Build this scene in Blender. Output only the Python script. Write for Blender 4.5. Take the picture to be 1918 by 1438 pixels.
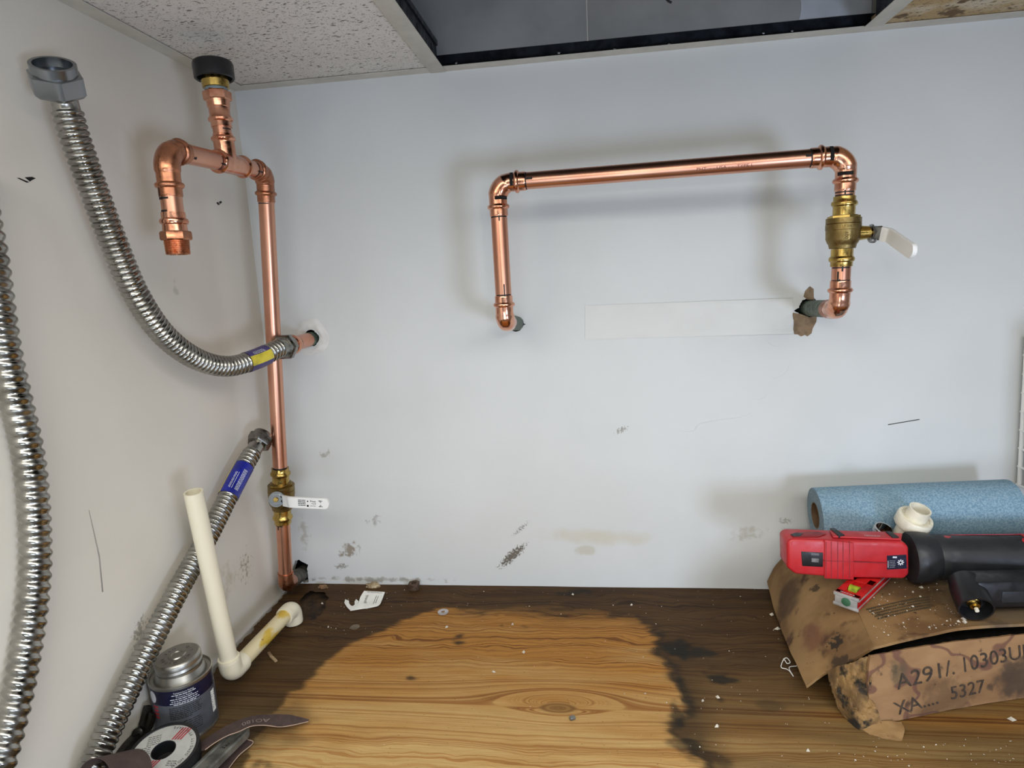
import bpy, bmesh, math, random
import numpy as np
from mathutils import Vector as V, Matrix, noise
random.seed(7); rng = np.random.default_rng(7)
PI = math.pi
for o in list(bpy.data.objects): bpy.data.objects.remove(o)
scn = bpy.context.scene
COL = scn.collection
MM = 0.001
# ------------------------------------------------------------------ camera
CAM = V((547.49, -1002.21, 523.78)); YAW, PITCH, ROLL, FPX = 0.129424, -0.167929, -0.051073, 1181.868
cy, sy, cp, sp, cr, sr = math.cos(YAW), math.sin(YAW), math.cos(PITCH), math.sin(PITCH), math.cos(ROLL), math.sin(ROLL)
FW = V((-sy*cp, cy*cp, sp)); R0 = V((cy, sy, 0)); U0 = R0.cross(FW)
RT = R0*cr + U0*sr; UP = U0*cr - R0*sr
cam_d = bpy.data.cameras.new('camera'); cam = bpy.data.objects.new('camera', cam_d); COL.objects.link(cam)
cam_d.sensor_fit = 'HORIZONTAL'; cam_d.sensor_width = 36; cam_d.lens = 36*FPX/1918; cam_d.clip_start = 0.01
cam.matrix_world = Matrix(((RT.x, UP.x, -FW.x, CAM.x*MM), (RT.y, UP.y, -FW.y, CAM.y*MM), (RT.z, UP.z, -FW.z, CAM.z*MM), (0, 0, 0, 1)))
scn.camera = cam
# ------------------------------------------------------------------ light
w = bpy.data.worlds.new('room_light'); scn.world = w; w.use_nodes = True
w.node_tree.nodes['Background'].inputs[0].default_value = (.98, 1.0, 1.0, 1); w.node_tree.nodes['Background'].inputs[1].default_value = .19
def area(name, loc, target, sx, sy_, power, col):
    d = bpy.data.lights.new(name, 'AREA'); d.shape = 'RECTANGLE'; d.size = sx; d.size_y = sy_; d.energy = power; d.color = col
    o = bpy.data.objects.new(name, d); COL.objects.link(o); o.location = loc
    o.rotation_euler = (V(target)-V(loc)).to_track_quat('-Z', 'Y').to_euler(); return o
area('ceiling_troffer', (.62, -1.12, .828), (.62, -1.12, 0), 1.5, .56, 15.5, (1, .98, .91))
area('doorway_daylight', (.50, -1.65, -.05), (.55, 0, .10), .55, .6, 3.8, (.86, .96, 1.06))
area('side_window', (1.29, -1.50, .14), (.50, -.1, .28), .30, .28, 6.6, (.78, .91, 1.18))
pl = bpy.data.lights.new('headlamp', 'SPOT'); pl.energy = 2; pl.color = (1, .93, .80); pl.shadow_soft_size = .009; pl.spot_size = 2.0; pl.spot_blend = 1
po = bpy.data.objects.new('headlamp', pl); COL.objects.link(po); po.location = (CAM + RT*85 + UP*85)*MM
po.rotation_euler = (V((.56, -.16, .10))-po.location).to_track_quat('-Z', 'Y').to_euler()
scn.view_settings.view_transform = 'Standard'; scn.view_settings.look = 'None'; scn.view_settings.gamma = 1
scn.view_settings.use_curve_mapping = False; scn.view_settings.exposure = 0.0
# ------------------------------------------------------------------ projection helpers (mm)
def ray(px, py): return FW + RT*((px-959)/FPX) - UP*((py-719)/FPX)
def Zd(px, py, z): return CAM + ray(px, py)*z
def aY(px, py, y): d = ray(px, py); return CAM + d*((y-CAM.y)/d.y)
def aX(px, py, x): d = ray(px, py); return CAM + d*((x-CAM.x)/d.x)
def aZ(px, py, z=0): d = ray(px, py); return CAM + d*((z-CAM.z)/d.z)
def proj(P):
    d = P-CAM; z = d.dot(FW); return (959+FPX*d.dot(RT)/z, 719-FPX*d.dot(UP)/z)
def on(A, B, k, val):
    lo, hi = -1.0, 2.0; f = lambda t: proj(A.lerp(B, t))[k]-val
    s = f(lo) > 0
    for _ in range(50):
        m = (lo+hi)/2
        if (f(m) > 0) == s: lo = m
        else: hi = m
    return A.lerp(B, (lo+hi)/2)
def cat(P, n=8):
    out = []; Q = [P[0]*2-P[1]] + list(P) + [P[-1]*2-P[-2]]
    for i in range(1, len(Q)-2):
        a, b, c, d = Q[i-1:i+3]
        for k in range(n):
            t = k/n
            out.append(.5*((2*b)+(c-a)*t+(2*a-5*b+4*c-d)*t*t+(3*b-a-3*c+d)*t**3))
    out.append(P[-1]); return out
def resample(path, step):
    L = [0.0]
    for a, b in zip(path, path[1:]): L.append(L[-1]+(b-a).length)
    n = max(2, int(round(L[-1]/step))); out = []; S = []; j = 0
    for i in range(n+1):
        s = L[-1]*i/n
        while j < len(L)-2 and L[j+1] < s: j += 1
        t = (s-L[j])/max(1e-9, L[j+1]-L[j]); out.append(path[j].lerp(path[j+1], t)); S.append(s)
    return out, S
# ------------------------------------------------------------------ objects
def tag(o, label=None, cat_=None, group=None, kind=None):
    if label: o['label'] = label
    if cat_: o['category'] = cat_
    if group: o['group'] = group
    if kind: o['kind'] = kind
    return o
def base_of(p):
    b = V((0, 0, 0))
    while p: b = b + p.location; p = p.parent
    return b
def thing(name, loc, label=None, cat_=None, group=None, kind=None):
    o = bpy.data.objects.new(name, None); COL.objects.link(o); o.location = V(loc)*MM; o.empty_display_size = .02
    return tag(o, label, cat_, group, kind)
class MB:
    def __init__(s): s.v = []; s.f = []; s.m = []
    def add(s, vs, fs, mi=0):
        k = len(s.v); s.v += [V(p) for p in vs]; s.f += [tuple(i+k for i in f) for f in fs]; s.m += [mi]*len(fs); return s
    def build(s, name, mats, parent=None, loc=None, smooth=35, label=None):
        if not isinstance(mats, (list, tuple)): mats = [mats]
        b = base_of(parent) if parent else V(loc if loc is not None else (0, 0, 0))*MM
        me = bpy.data.meshes.new(name); me.from_pydata([p*MM-b for p in s.v], [], s.f)
        for m in mats: me.materials.append(m)
        if len(mats) > 1: me.polygons.foreach_set('material_index', s.m)
        me.update()
        bm = bmesh.new(); bm.from_mesh(me); bmesh.ops.recalc_face_normals(bm, faces=bm.faces); bm.to_mesh(me); bm.free()
        if smooth:
            me.shade_smooth(); me.set_sharp_from_angle(angle=math.radians(smooth))
        o = bpy.data.objects.new(name, me); COL.objects.link(o)
        if parent: o.parent = parent
        else: o.location = b
        if label: o['label'] = label
        return o
    def sweep(s, pts, rads, seg=24, caps=True, shape=None, helix=None, mi=0, ref=None, mif=None):
        n = len(pts); vs = []; t0 = (pts[1]-pts[0]).normalized()
        u = (ref if ref is not None else (V((0, 0, 1)) if abs(t0.z) < .9 else V((1, 0, 0))))
        u = (u-t0*u.dot(t0)).normalized(); pt = t0
        for i, p in enumerate(pts):
            a = pts[max(0, i-1)]; b = pts[min(n-1, i+1)]; t = b-a
            if t.length < 1e-6: t = pt
            t = t.normalized(); q = pt.rotation_difference(t); u = q @ u; u = (u-t*u.dot(t)).normalized(); w_ = t.cross(u); pt = t
            for k in range(seg):
                th = 2*PI*k/seg; r = rads[i] if not callable(rads) else rads(i, th)
                if shape: r *= shape(th)
                vs.append(p + (u*math.cos(th)+w_*math.sin(th))*r)
        k0 = len(s.v); s.v += vs
        for i in range(n-1):
            for k in range(seg):
                s.f.append((k0+i*seg+k, k0+i*seg+(k+1) % seg, k0+(i+1)*seg+(k+1) % seg, k0+(i+1)*seg+k)); s.m.append(mif(k) if mif else mi)
        if caps:
            s.f.append(tuple(k0+k for k in range(seg))[::-1]); s.m.append(mi)
            s.f.append(tuple(k0+(n-1)*seg+k for k in range(seg))); s.m.append(mi)
        return s
    def lathe(s, p0, d, prof, seg=28, shape=None, ref=None, mi=0, caps=True):
        d = d.normalized(); u = ref if ref is not None else (V((0, 0, 1)) if abs(d.z) < .9 else V((1, 0, 0)))
        u = (u-d*u.dot(d)).normalized(); w_ = d.cross(u); k0 = len(s.v)
        for t, r in prof:
            for k in range(seg):
                th = 2*PI*k/seg; rr = r*(shape(th) if shape else 1); s.v.append(p0+d*t+(u*math.cos(th)+w_*math.sin(th))*rr)
        for i in range(len(prof)-1):
            for k in range(seg):
                s.f.append((k0+i*seg+k, k0+i*seg+(k+1) % seg, k0+(i+1)*seg+(k+1) % seg, k0+(i+1)*seg+k)); s.m.append(mi)
        if caps:
            if prof[0][1] > 1e-4: s.f.append(tuple(k0+k for k in range(seg))[::-1]); s.m.append(mi)
            if prof[-1][1] > 1e-4: s.f.append(tuple(k0+(len(prof)-1)*seg+k for k in range(seg))); s.m.append(mi)
        return s
    def tube(s, p0, d, prof, seg=28, ref=None, mi=0, shape=None):   # closed hollow profile
        return s.lathe(p0, d, list(prof)+[prof[0]], seg, shape=shape, ref=ref, mi=mi, caps=False)
    def box(s, c, size, rot=None, bevel=0, mi=0, seg=2):
        bm = bmesh.new(); bmesh.ops.create_cube(bm, size=1)
        for v in bm.verts: v.co = V((v.co.x*size[0], v.co.y*size[1], v.co.z*size[2]))
        if bevel: bmesh.ops.bevel(bm, geom=list(bm.edges), offset=bevel, segments=seg, affect='EDGES', profile=.5)
        rot = rot or Matrix.Identity(3); bm.verts.index_update()
        s.add([V(c)+rot @ v.co for v in bm.verts], [[v.index for v in f.verts] for f in bm.faces], mi); bm.free(); return s
    def prism(s, poly, ext, bevel=0, mi=0, seg=3):
        bm = bmesh.new(); f = bm.faces.new([bm.verts.new(p) for p in poly])
        g = bmesh.ops.extrude_face_region(bm, geom=[f]); nv = [e for e in g['geom'] if isinstance(e, bmesh.types.BMVert)]
        for v in nv: v.co += ext
        bmesh.ops.recalc_face_normals(bm, faces=bm.faces)
        if bevel: bmesh.ops.bevel(bm, geom=list(bm.edges), offset=bevel, segments=seg, affect='EDGES', profile=.5, clamp_overlap=True)
        bm.verts.index_update(); s.add([v.co for v in bm.verts], [[v.index for v in f.verts] for f in bm.faces], mi); bm.free(); return s
    def sheet(s, fn, nu, nv, th=None, mi=0):
        P = [[fn(i/nu, j/nv) for i in range(nu+1)] for j in range(nv+1)]
        vs = [p for r in P for p in r]; W = nu+1
        fs = [(j*W+i, j*W+i+1, (j+1)*W+i+1, (j+1)*W+i) for j in range(nv) for i in range(nu)]
        if th:
            ns = []
            for j in range(nv+1):
                for i in range(nu+1):
                    a = P[j][min(nu, i+1)]-P[j][max(0, i-1)]; b = P[min(nv, j+1)][i]-P[max(0, j-1)][i]; ns.append(a.cross(b).normalized())
            N = len(vs); vs = vs+[p-n*th for p, n in zip(vs, ns)]
            fs += [tuple(x+N for x in f[::-1]) for f in fs]
            rim = [i for i in range(nu+1)]+[j*W+nu for j in range(1, nv+1)]+[nv*W+i for i in range(nu-1, -1, -1)]+[j*W for j in range(nv-1, 0, -1)]
            for a, b in zip(rim, rim[1:]+rim[:1]): fs.append((a, a+N, b+N, b))
        return s.add(vs, fs, mi)
def basis(x, y, z): return Matrix((x, y, z)).transposed()
def text2d(txt, size, font_space=1.0):
    cu = bpy.data.curves.new('t', 'FONT'); cu.body = txt; cu.size = size; cu.align_x = 'CENTER'; cu.align_y = 'CENTER'; cu.resolution_u = 3; cu.space_character = font_space
    ob = bpy.data.objects.new('t', cu); me = ob.to_mesh(); vs = [v.co.copy() for v in me.vertices]; fs = [tuple(p.vertices) for p in me.polygons]
    ob.to_mesh_clear(); bpy.data.objects.remove(ob); bpy.data.curves.remove(cu); return vs, fs
def put_text(mb, txt, size, fn, mi=0, sx=1):
    vs, fs = text2d(txt, size); mb.add([fn(v.x*sx, v.y) for v in vs], fs, mi)
def dashes(mb, fn, x0, x1, y, h, mi=0, lo=1.2, hi=5.0, gap=.7):     # print too small to read
    x = x0
    while x < x1-.5:
        l = min(random.uniform(lo, hi), x1-x); mb.add([fn(x, y-h/2), fn(x+l, y-h/2), fn(x+l, y+h/2), fn(x, y+h/2)], [(0, 1, 2, 3)], mi); x += l+gap
# ------------------------------------------------------------------ materials
def lin(c): return tuple(((x/255)/12.92 if x <= 10.3 else ((x/255+.055)/1.055)**2.4) for x in c)+(1,)
class NT:
    def __init__(s, name):
        s.m = bpy.data.materials.new(name); s.m.use_nodes = True; s.t = s.m.node_tree; s.b = s.t.nodes['Principled BSDF']; s.geo = None
    def n(s, typ, **kw):
        nd = s.t.nodes.new(typ)
        for k, v in kw.items(): setattr(nd, k, v)
        return nd
    def l(s, a, b): s.t.links.new(a, b)
    def setin(s, sock, v):
        if hasattr(v, 'is_output') or isinstance(v, bpy.types.NodeSocket): s.l(v, sock)
        else: sock.default_value = v
    def pos(s, sc=(1, 1, 1), loc=(0, 0, 0), rot=(0, 0, 0)):   # object coordinates in mm
        if s.geo is None: s.geo = s.n('ShaderNodeTexCoord').outputs['Object']
        m = s.n('ShaderNodeMapping'); m.inputs['Scale'].default_value = tuple(1000*x for x in sc); m.inputs['Location'].default_value = loc; m.inputs['Rotation'].default_value = rot
        s.l(s.geo, m.inputs[0]); return m.outputs[0]
    def noise(s, scale, detail=3, vec=None, rough=.55, dim='3D', w_=None):
        nd = s.n('ShaderNodeTexNoise', noise_dimensions=dim); nd.inputs['Scale'].default_value = scale; nd.inputs['Detail'].default_value = detail; nd.inputs['Roughness'].default_value = rough
        if dim == '1D': s.l(w_, nd.inputs['W'])
        else: s.l(vec if vec is not None else s.pos(), nd.inputs['Vector'])
        return nd.outputs[0]
    def math(s, op, a, b=None, clamp=False):
        nd = s.n('ShaderNodeMath', operation=op, use_clamp=clamp); s.setin(nd.inputs[0], a)
        if b is not None: s.setin(nd.inputs[1], b)
        return nd.outputs[0]
    def mix(s, f, a, b, blend='MIX'):
        nd = s.n('ShaderNodeMix', data_type='RGBA', blend_type=blend); s.setin(nd.inputs[0], f); s.setin(nd.inputs[6], a); s.setin(nd.inputs[7], b); return nd.outputs[2]
    def ramp(s, f, a, b, c0=0, c1=1):
        nd = s.n('ShaderNodeMapRange', interpolation_type='SMOOTHSTEP'); s.l(f, nd.inputs[0]); nd.inputs[1].default_value = a; nd.inputs[2].default_value = b; nd.inputs[3].default_value = c0; nd.inputs[4].default_value = c1; return nd.outputs[0]
    def bump(s, h, strength=.3, dist=1.0, prev=None):
        nd = s.n('ShaderNodeBump'); nd.inputs['Strength'].default_value = strength; nd.inputs['Distance'].default_value = dist*MM; s.l(h, nd.inputs['Height'])
        if prev is not None: s.l(prev, nd.inputs['Normal'])
        s.l(nd.outputs[0], s.b.inputs['Normal']); return nd.outputs[0]
    def base(s, v): s.setin(s.b.inputs['Base Color'], v)
    def put(s, rough=None, metal=None):
        if rough is not None: s.setin(s.b.inputs['Roughness'], rough)
        if metal is not None: s.b.inputs['Metallic'].default_value = metal
        return s.m
def simple(name, c, rough=.5, metal=0, var=.12, vs=.05, c2=None, bump=0, bs=.5, rv=.1):
    t = NT(name); n = t.noise(vs, 4); f = t.ramp(n, .35, .7)
    if c2 is None: c2 = tuple(x*(1-var*1.6) for x in c)
    t.base(t.mix(f, lin(c), lin(c2))); n2 = t.noise(vs*3, 2)
    if bump: t.bump(t.noise(bs, 3), bump, .5)
    return t.put(t.ramp(n2, .3, .7, max(.02, rough-rv), rough+rv), metal)
copper = simple('copper', (222, 166, 140), .31, 1, .10, .012, (212, 150, 124), rv=.015)
copper_new = simple('copper_fitting', (230, 172, 144), .19, 1, .1, .06, (206, 138, 108), .12, .15, .05)
copper_old = simple('copper_tarnished', (170, 116, 90), .33, 1, .1, .04, (205, 140, 105), .1, .1)
copper_raw = simple('copper_thread', (232, 164, 122), .3, 1)
copper_dull = simple('copper_dull', (176, 116, 88), .42, 1, .1, .05, (120, 74, 52))
verdigris = simple('verdigris_pipe', (104, 118, 104), .6, .35, .2, .12, (62, 74, 66), .3, .3)
dark_pipe = simple('weathered_pipe', (98, 92, 80), .6, .4, .2, .1, (48, 46, 40), .4, .2)
brass = simple('brass', (196, 168, 96), .25, 1, .12, .05, (158, 130, 72), .1, .3)
brass_cast = simple('brass_cast', (142, 122, 78), .42, 1, .1, .08, (126, 106, 64), .35, .9)
steel_hose = simple('stainless_steel', (168, 166, 160), .24, 1, .08, .03, (140, 138, 132))
steel_dark = simple('zinc_nut', (150, 148, 142), .3, 1, .1, .06, (104, 102, 98), .1)
zinc = simple('bright_zinc', (150, 154, 158), .3, 1, .04, .02, rv=.02)
chrome = simple('chrome', (212, 212, 210), .12, 1)
grey_steel = simple('grey_steel', (136, 136, 130), .42, .55, .1, .05, (80, 80, 76))
black_metal = simple('blackened_metal', (44, 40, 36), .45, .7, .2, .06, (26, 24, 22))
white_vinyl = simple('white_vinyl', (238, 238, 236), .34, 0, .004, rv=.005)
ink = simple('black_ink', (14, 13, 14), .6)
ink_grey = simple('grey_ink', (62, 60, 56), .7)
ink_white = simple('white_ink', (205, 208, 215), .6, 0, .05)
ink_red = simple('red_ink', (176, 40, 52), .6)
black_pl = simple('black_plastic', (24, 25, 28), .38, 0, .1, .03)
rubber = simple('black_rubber', (30, 32, 36), .5, 0, .1, .02, (38, 40, 44), .2, .2)
red_pl = simple('red_plastic', (186, 36, 42), .42, 0, .1, .02, (168, 30, 38), .12, .35)
red_dk = simple('red_dark_plastic', (140, 26, 32), .5)
red_lv = simple('red_anodised', (206, 34, 34), .35)
grey_cap = simple('grey_aluminium', (186, 186, 184), .4, .3)
pvc = NT('cream_pvc'); _n = pvc.noise(.02, 4, pvc.pos((1, 1, .3))); pvc.base(pvc.mix(pvc.ramp(_n, .55, .75), lin((228, 220, 196)), lin((214, 200, 160)))); pvc = pvc.put(.32)
pvc_st = NT('yellowed_pvc'); _n = pvc_st.noise(.05, 4, pvc_st.pos((1, .35, 1))); _c = pvc_st.mix(pvc_st.ramp(_n, .48, .62), lin((222, 208, 168)), lin((206, 172, 60)))
_n2 = pvc_st.noise(.11, 3, pvc_st.pos((1, .5, 1), (30, 9, 4))); pvc_st.base(pvc_st.mix(pvc_st.ramp(_n2, .66, .74), _c, lin((70, 58, 26)))); pvc_st = pvc_st.put(.35)
pvc_new = simple('ivory_pvc', (240, 234, 214), .3, 0, .05)
paper = simple('white_paper', (236, 236, 230), .6, 0, .04)
blue_lab = simple('blue_sticker', (28, 38, 150), .35); yel_lab = simple('yellow_sticker', (222, 204, 66), .35); purp_lab = simple('violet_sticker', (72, 62, 118), .35)
navy = simple('navy_label', (13, 15, 44), .35); grey_lab = simple('slate_label', (82, 85, 92), .38, 0, .08); tin = simple('tinplate', (172, 170, 164), .36, 1, .05, .02, (156, 153, 146), .04, .1, .03)
tape_lab = simple('spool_label', (176, 176, 172), .45, 0, .05)
abrasive = simple('emery_cloth', (72, 56, 52), .8, 0, .1, .05, (60, 46, 44), .3, 3); abr_back = simple('emery_edge', (176, 150, 132), .7)
vial = simple('green_vial', (160, 186, 50), .12, 0, .1, .2, (96, 120, 30)); green_mk = simple('green_badge', (58, 110, 78), .5)
towel = NT('blue_paper_towel'); _n = towel.noise(.45, 4); towel.base(towel.mix(towel.ramp(_n, .3, .7), lin((150, 178, 194)), lin((104, 140, 164)))); towel.bump(towel.noise(.5, 3), .5, 1); towel = towel.put(.9)
towel_end = simple('blue_towel_edge', (126, 148, 160), .9, 0, .1, .3, (104, 126, 140), .3, .8); core_bd = simple('brown_core_board', (112, 88, 62), .9)
debris_m = simple('plaster_crumb', (214, 206, 190), .9); chip_m = simple('wood_chip', (120, 92, 66), .9, 0, .1, .1, (168, 146, 112))
rust = simple('rusted_steel', (104, 84, 68), .7, .4, .2, .2, (70, 54, 44), .3, .5)
grit = simple('gypsum_core', (208, 204, 196), .95, 0, .08, .1, bump=.4, bs=.3)
kraft = simple('torn_paper_core', (140, 118, 92), .95, 0, .12, .1, bump=.3, bs=.5)
void_m = simple('dark_cavity', (17, 16, 15), .95)
tape_m = simple('joint_tape_paint', (217, 219, 216), .62, 0, .01, .02)
trim_w = simple('painted_trim', (206, 202, 190), .45, 0, .04, .02)
trim_d = simple('unpainted_grid_steel', (46, 50, 58), .4, .6, .2, .03, (30, 33, 40))
gyp_grey = simple('grey_drywall', (150, 150, 148), .9, 0, .06, .01); mud = simple('joint_compound', (186, 190, 196), .9, 0, .05, .02); deck_m = simple('roof_deck', (60, 56, 52), .9)

def blobs(t, c, specs, ax='xz'):
    """stains and one painted shadow band: list of (cx, cz, rx, rz, rot_deg, noise_scale, lo, hi, colour, strength) in mm on the wall"""
    if ax == 'xz': sep0 = t.pos()
    for cx, cz, rx, rz, rot, ns, lo, hi, colr, st in specs:
        mp = t.n('ShaderNodeMapping', vector_type='TEXTURE'); t.l(t.pos(), mp.inputs[0])
        if ax == 'xz':
            mp.inputs['Location'].default_value = (cx, 0, cz); mp.inputs['Rotation'].default_value = (0, -math.radians(rot), 0); mp.inputs['Scale'].default_value = (rx, 1e6, rz)
        else:
            mp.inputs['Location'].default_value = (0, cx, cz); mp.inputs['Rotation'].default_value = (math.radians(rot), 0, 0); mp.inputs['Scale'].default_value = (1e6, rx, rz)
        ln = t.n('ShaderNodeVectorMath', operation='LENGTH'); t.l(mp.outputs[0], ln.inputs[0])
        m = t.ramp(ln.outputs['Value'], 0, 1, 1, 0); nz = t.noise(ns, 4)
        f = t.ramp(t.math('ADD', t.math('MULTIPLY', m, .5), nz), lo, hi)
        c = t.mix(t.math('MULTIPLY', t.math('MULTIPLY', f, t.ramp(m, 0, .3)), st, True), c, lin(colr))
    return c
def W(px, py): p = aY(px, py, 0); return p.x, p.z
def WL(px, py): p = aX(px, py, 0); return p.y, p.z
t = NT('back_wall_paint'); c = t.mix(t.ramp(t.noise(.004, 3), .35, .65), lin((215, 218, 218)), lin((210, 213, 212)))
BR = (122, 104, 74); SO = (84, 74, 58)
c = blobs(t, c, [(*W(655, 1030), 46, 30, 20, .10, .78, 1.0, BR, .75), (*W(700, 975), 40, 34, 35, .13, .88, 1.1, (110, 104, 94), .5), (*W(610, 850), 38, 20, 30, .12, .88, 1.05, (128, 120, 98), .5),
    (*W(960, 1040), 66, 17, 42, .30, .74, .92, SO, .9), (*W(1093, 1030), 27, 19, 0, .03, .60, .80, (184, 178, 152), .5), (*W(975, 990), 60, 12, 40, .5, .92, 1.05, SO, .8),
    (*W(1120, 1005), 150, 24, -3, .02, .55, 1.0, (196, 186, 158), .45), (*W(700, 1085), 300, 12, 0, .08, .78, 1.05, (120, 108, 88), .6), (*W(1400, 1000), 70, 30, 10, .08, .80, 1.1, (150, 138, 112), .4),  # first patch paints the platform's daylight shadow as a yellowish band
    (*W(1165, 805), 34, 14, 25, .3, .88, 1.0, (104, 98, 84), .6), (*W(570, 1000), 30, 90, 0, .08, .86, 1.1, (140, 126, 100), .4),
    (*W(640, 1060), 30, 14, 10, .2, .82, 1.0, (96, 84, 64), .6), (*W(1470, 975), 30, 14, 0, .25, .84, 1.0, (120, 112, 94), .5)])
t.base(c); b1 = t.bump(t.noise(.55, 2), .10, .6); t.bump(t.noise(.02, 3), .12, 3, b1)
wall_m = t.put(.62)
t = NT('left_wall_paint'); c = t.mix(t.ramp(t.noise(.004, 3), .35, .65), lin((222, 216, 205)), lin((217, 211, 199)))
c = blobs(t, c, [(*WL(245, 290), 46, 60, 0, .05, .66, .95, (226, 222, 212), .6), (*WL(260, 1180), 46, 26, 50, .22, .86, 1.0, (112, 108, 100), .6), (*WL(425, 1090), 80, 60, 20, .06, .80, 1.1, (178, 160, 128), .5),
    (*WL(330, 540), 20, 32, 0, .1, .84, 1.1, (168, 162, 150), .5), (*WL(150, 165), 16, 7, 30, .4, .88, 1.02, (104, 96, 84), .7), (*WL(460, 1060), 60, 80, 0, .16, .92, 1.1, (120, 104, 84), .6)], 'yz')
t.base(c); b1 = t.bump(t.noise(.55, 2), .10, .6); t.bump(t.noise(.02, 3), .12, 3, b1)
left_m = t.put(.6)
def tile_mat(name, ca, cb, stain=None):
    t = NT(name); c = t.mix(t.ramp(t.noise(.01, 3), .3, .7), lin(ca), lin(cb))
    if stain: c = t.mix(t.ramp(t.noise(.016, 4, t.pos((1, 1, 1), (11, 5, 0))), .38, .56), c, lin(stain)); c = t.mix(t.ramp(t.noise(.03, 3, t.pos((1, 1, 1), (60, 85, 0))), .56, .64), c, lin((112, 88, 58)))
    a = t.ramp(t.noise(.20, 2, t.pos((.7, 1.4, 1)), .4), .64, .70); b = t.ramp(t.noise(.55, 1, t.pos((.8, 1.2, 1), (7, 3, 1)), .3), .67, .74)
    f = t.math('MAXIMUM', a, b); c = t.mix(t.math('MULTIPLY', f, .8), c, lin((96, 88, 78))); t.base(c); t.bump(t.math('SUBTRACT', 1.0, f), .8, 2.0); return t.put(.95)
tile_a = tile_mat('fissured_tile', (226, 222, 216), (220, 215, 208)); tile_b = tile_mat('stained_tile', (214, 206, 190), (206, 190, 160), (186, 160, 116))
# ------------------------------------------------------------------ setting
H = 834.6; XT = 329.3
holes = []
def rag(cx, cy_, pts, y=0):
    P = [aY(px, py, y) for px, py in pts]; out = []
    for a_, b_ in zip(P, P[1:]+P[:1]):
        out.append(a_)
        for f_ in (.33, .67): out.append(a_.lerp(b_, f_)+V((random.uniform(-.8, .8), 0, random.uniform(-.8, .8))))
    return out
h_stub = rag(0, 0, [(572, 612), (580, 604), (586, 605), (588, 612), (590, 622), (597, 628), (597, 638), (592, 646), (586, 650), (578, 650), (571, 646), (568, 634), (568, 622)])
h_right = rag(0, 0, [(1487, 582), (1497, 576), (1499, 568), (1503, 562), (1512, 560), (1524, 559), (1530, 563), (1531, 575), (1530, 590), (1521, 596), (1508, 592), (1498, 588)])
h_left = rag(0, 0, [(958, 596), (966, 592), (974, 596), (977, 603), (985, 607), (978, 611), (975, 618), (966, 621), (958, 617), (955, 606)])
h_low = rag(0, 0, [(550, 1060), (552, 1050), (560, 1048), (570, 1054), (577, 1057), (575, 1066), (577, 1076), (578, 1090), (566, 1092), (548, 1092), (546, 1075)])
bm = bmesh.new(); edges = []
def loop(pts):
    vs = [bm.verts.new(V(p)) for p in pts]; es = [bm.edges.new((a, b)) for a, b in zip(vs, vs[1:]+vs[:1])]; edges.extend(es); return vs
X1 = 1700
loop([(0, 0, -25), (X1, 0, -25), (X1, 0, H+22), (0, 0, H+22)])
hl = [loop(h) for h in (h_stub, h_right, h_left, h_low)]
bmesh.ops.triangle_fill(bm, use_beauty=True, use_dissolve=False, edges=edges, normal=(0, -1, 0))
bm.verts.index_update(); wb = MB(); wb.add([v.co.copy() for v in bm.verts], [[v.index for v in f.verts] for f in bm.faces], 0)
for L in hl:
    n = len(L); P = [v.co.copy() for v in L]; wb.add(P+[p+V((0, 13, 0)) for p in P], [(i, (i+1) % n, n+(i+1) % n, n+i) for i in range(n)], 1)
bm.free()
wall_back = wb.build('wall_back', [wall_m, grit], smooth=0); tag(wall_back, 'white painted back wall carrying the copper pipes', 'wall', kind='structure')
cav = MB()
for h in (h_stub, h_right, h_left, h_low):
    mnx, mxx = min(p.x for p in h)-25, max(p.x for p in h)+25; mnz, mxz = min(p.z for p in h)-25, max(p.z for p in h)+25
    cav.add([V((x, y, z)) for y in (13.5, 85) for x, z in ((mnx, mnz), (mxx, mnz), (mxx, mxz), (mnx, mxz))], [(4, 5, 6, 7), (0, 1, 5, 4), (1, 2, 6, 5), (2, 3, 7, 6), (3, 0, 4, 7)])
cav.build('wall_cavity', void_m, wall_back, smooth=0)
seam = aY(1101, 80, 0).x
for x0, x1 in ((0, seam-.8), (seam+.8, X1)):
    MB().box(((x0+x1)/2, 6.5, H+22+210), (x1-x0, 12, 416), bevel=.6).build('drywall_panel', gyp_grey, wall_back, label='bare grey drywall above the ceiling grid')
a = aY(1497, 20, 0).x; b_ = aY(1632, 20, 0).x
MB().sheet(lambda u, v: V((a+(b_-a)*u+(noise.noise(V((v*6, u*2, 3)))*6 if u < .01 else 0), -.4, H+24+v*200)), 6, 30, .8).build('joint_compound_patch', mud, wall_back, label='pale patch of joint compound')
# torn patch and tape on the wall
torn = [aY(px, py, -.5) for px, py in [(1505, 555), (1508, 545), (1517, 536), (1524, 541), (1524, 556), (1526, 561), (1512, 561)]]
MB().prism(torn, V((0, -.4, 0))).build('torn_paper_patch', kraft, wall_back, label='brown torn drywall paper')
torn2 = [aY(px, py, -.5) for px, py in [(1484, 585), (1500, 588), (1515, 594), (1530, 592), (1529, 602), (1522, 615), (1520, 624), (1512, 630), (1508, 627), (1500, 630), (1494, 626), (1488, 626), (1486, 618), (1487, 605)]]
MB().prism(torn2, V((0, -.4, 0))).build('torn_paper_patch', kraft, wall_back, label='brown torn drywall paper')
def tapefn(u, v):
    px = 1096+(1485-1096)*u; top = 572+(558-572)*u; bot = 636+(625-636)*u
    y = -.6-1.6*(abs(v-.02) < .03)*u-2.2*u**3*(v > .9)-.5*math.sin(v*3.1)*u
    return aY(px+(noise.noise(V((v*7, 1, 2)))*3 if u > .99 else 0), top+(bot-top)*v+noise.noise(V((u*9, 3+v*2, 0)))*.8*(.3+u), y)
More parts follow.
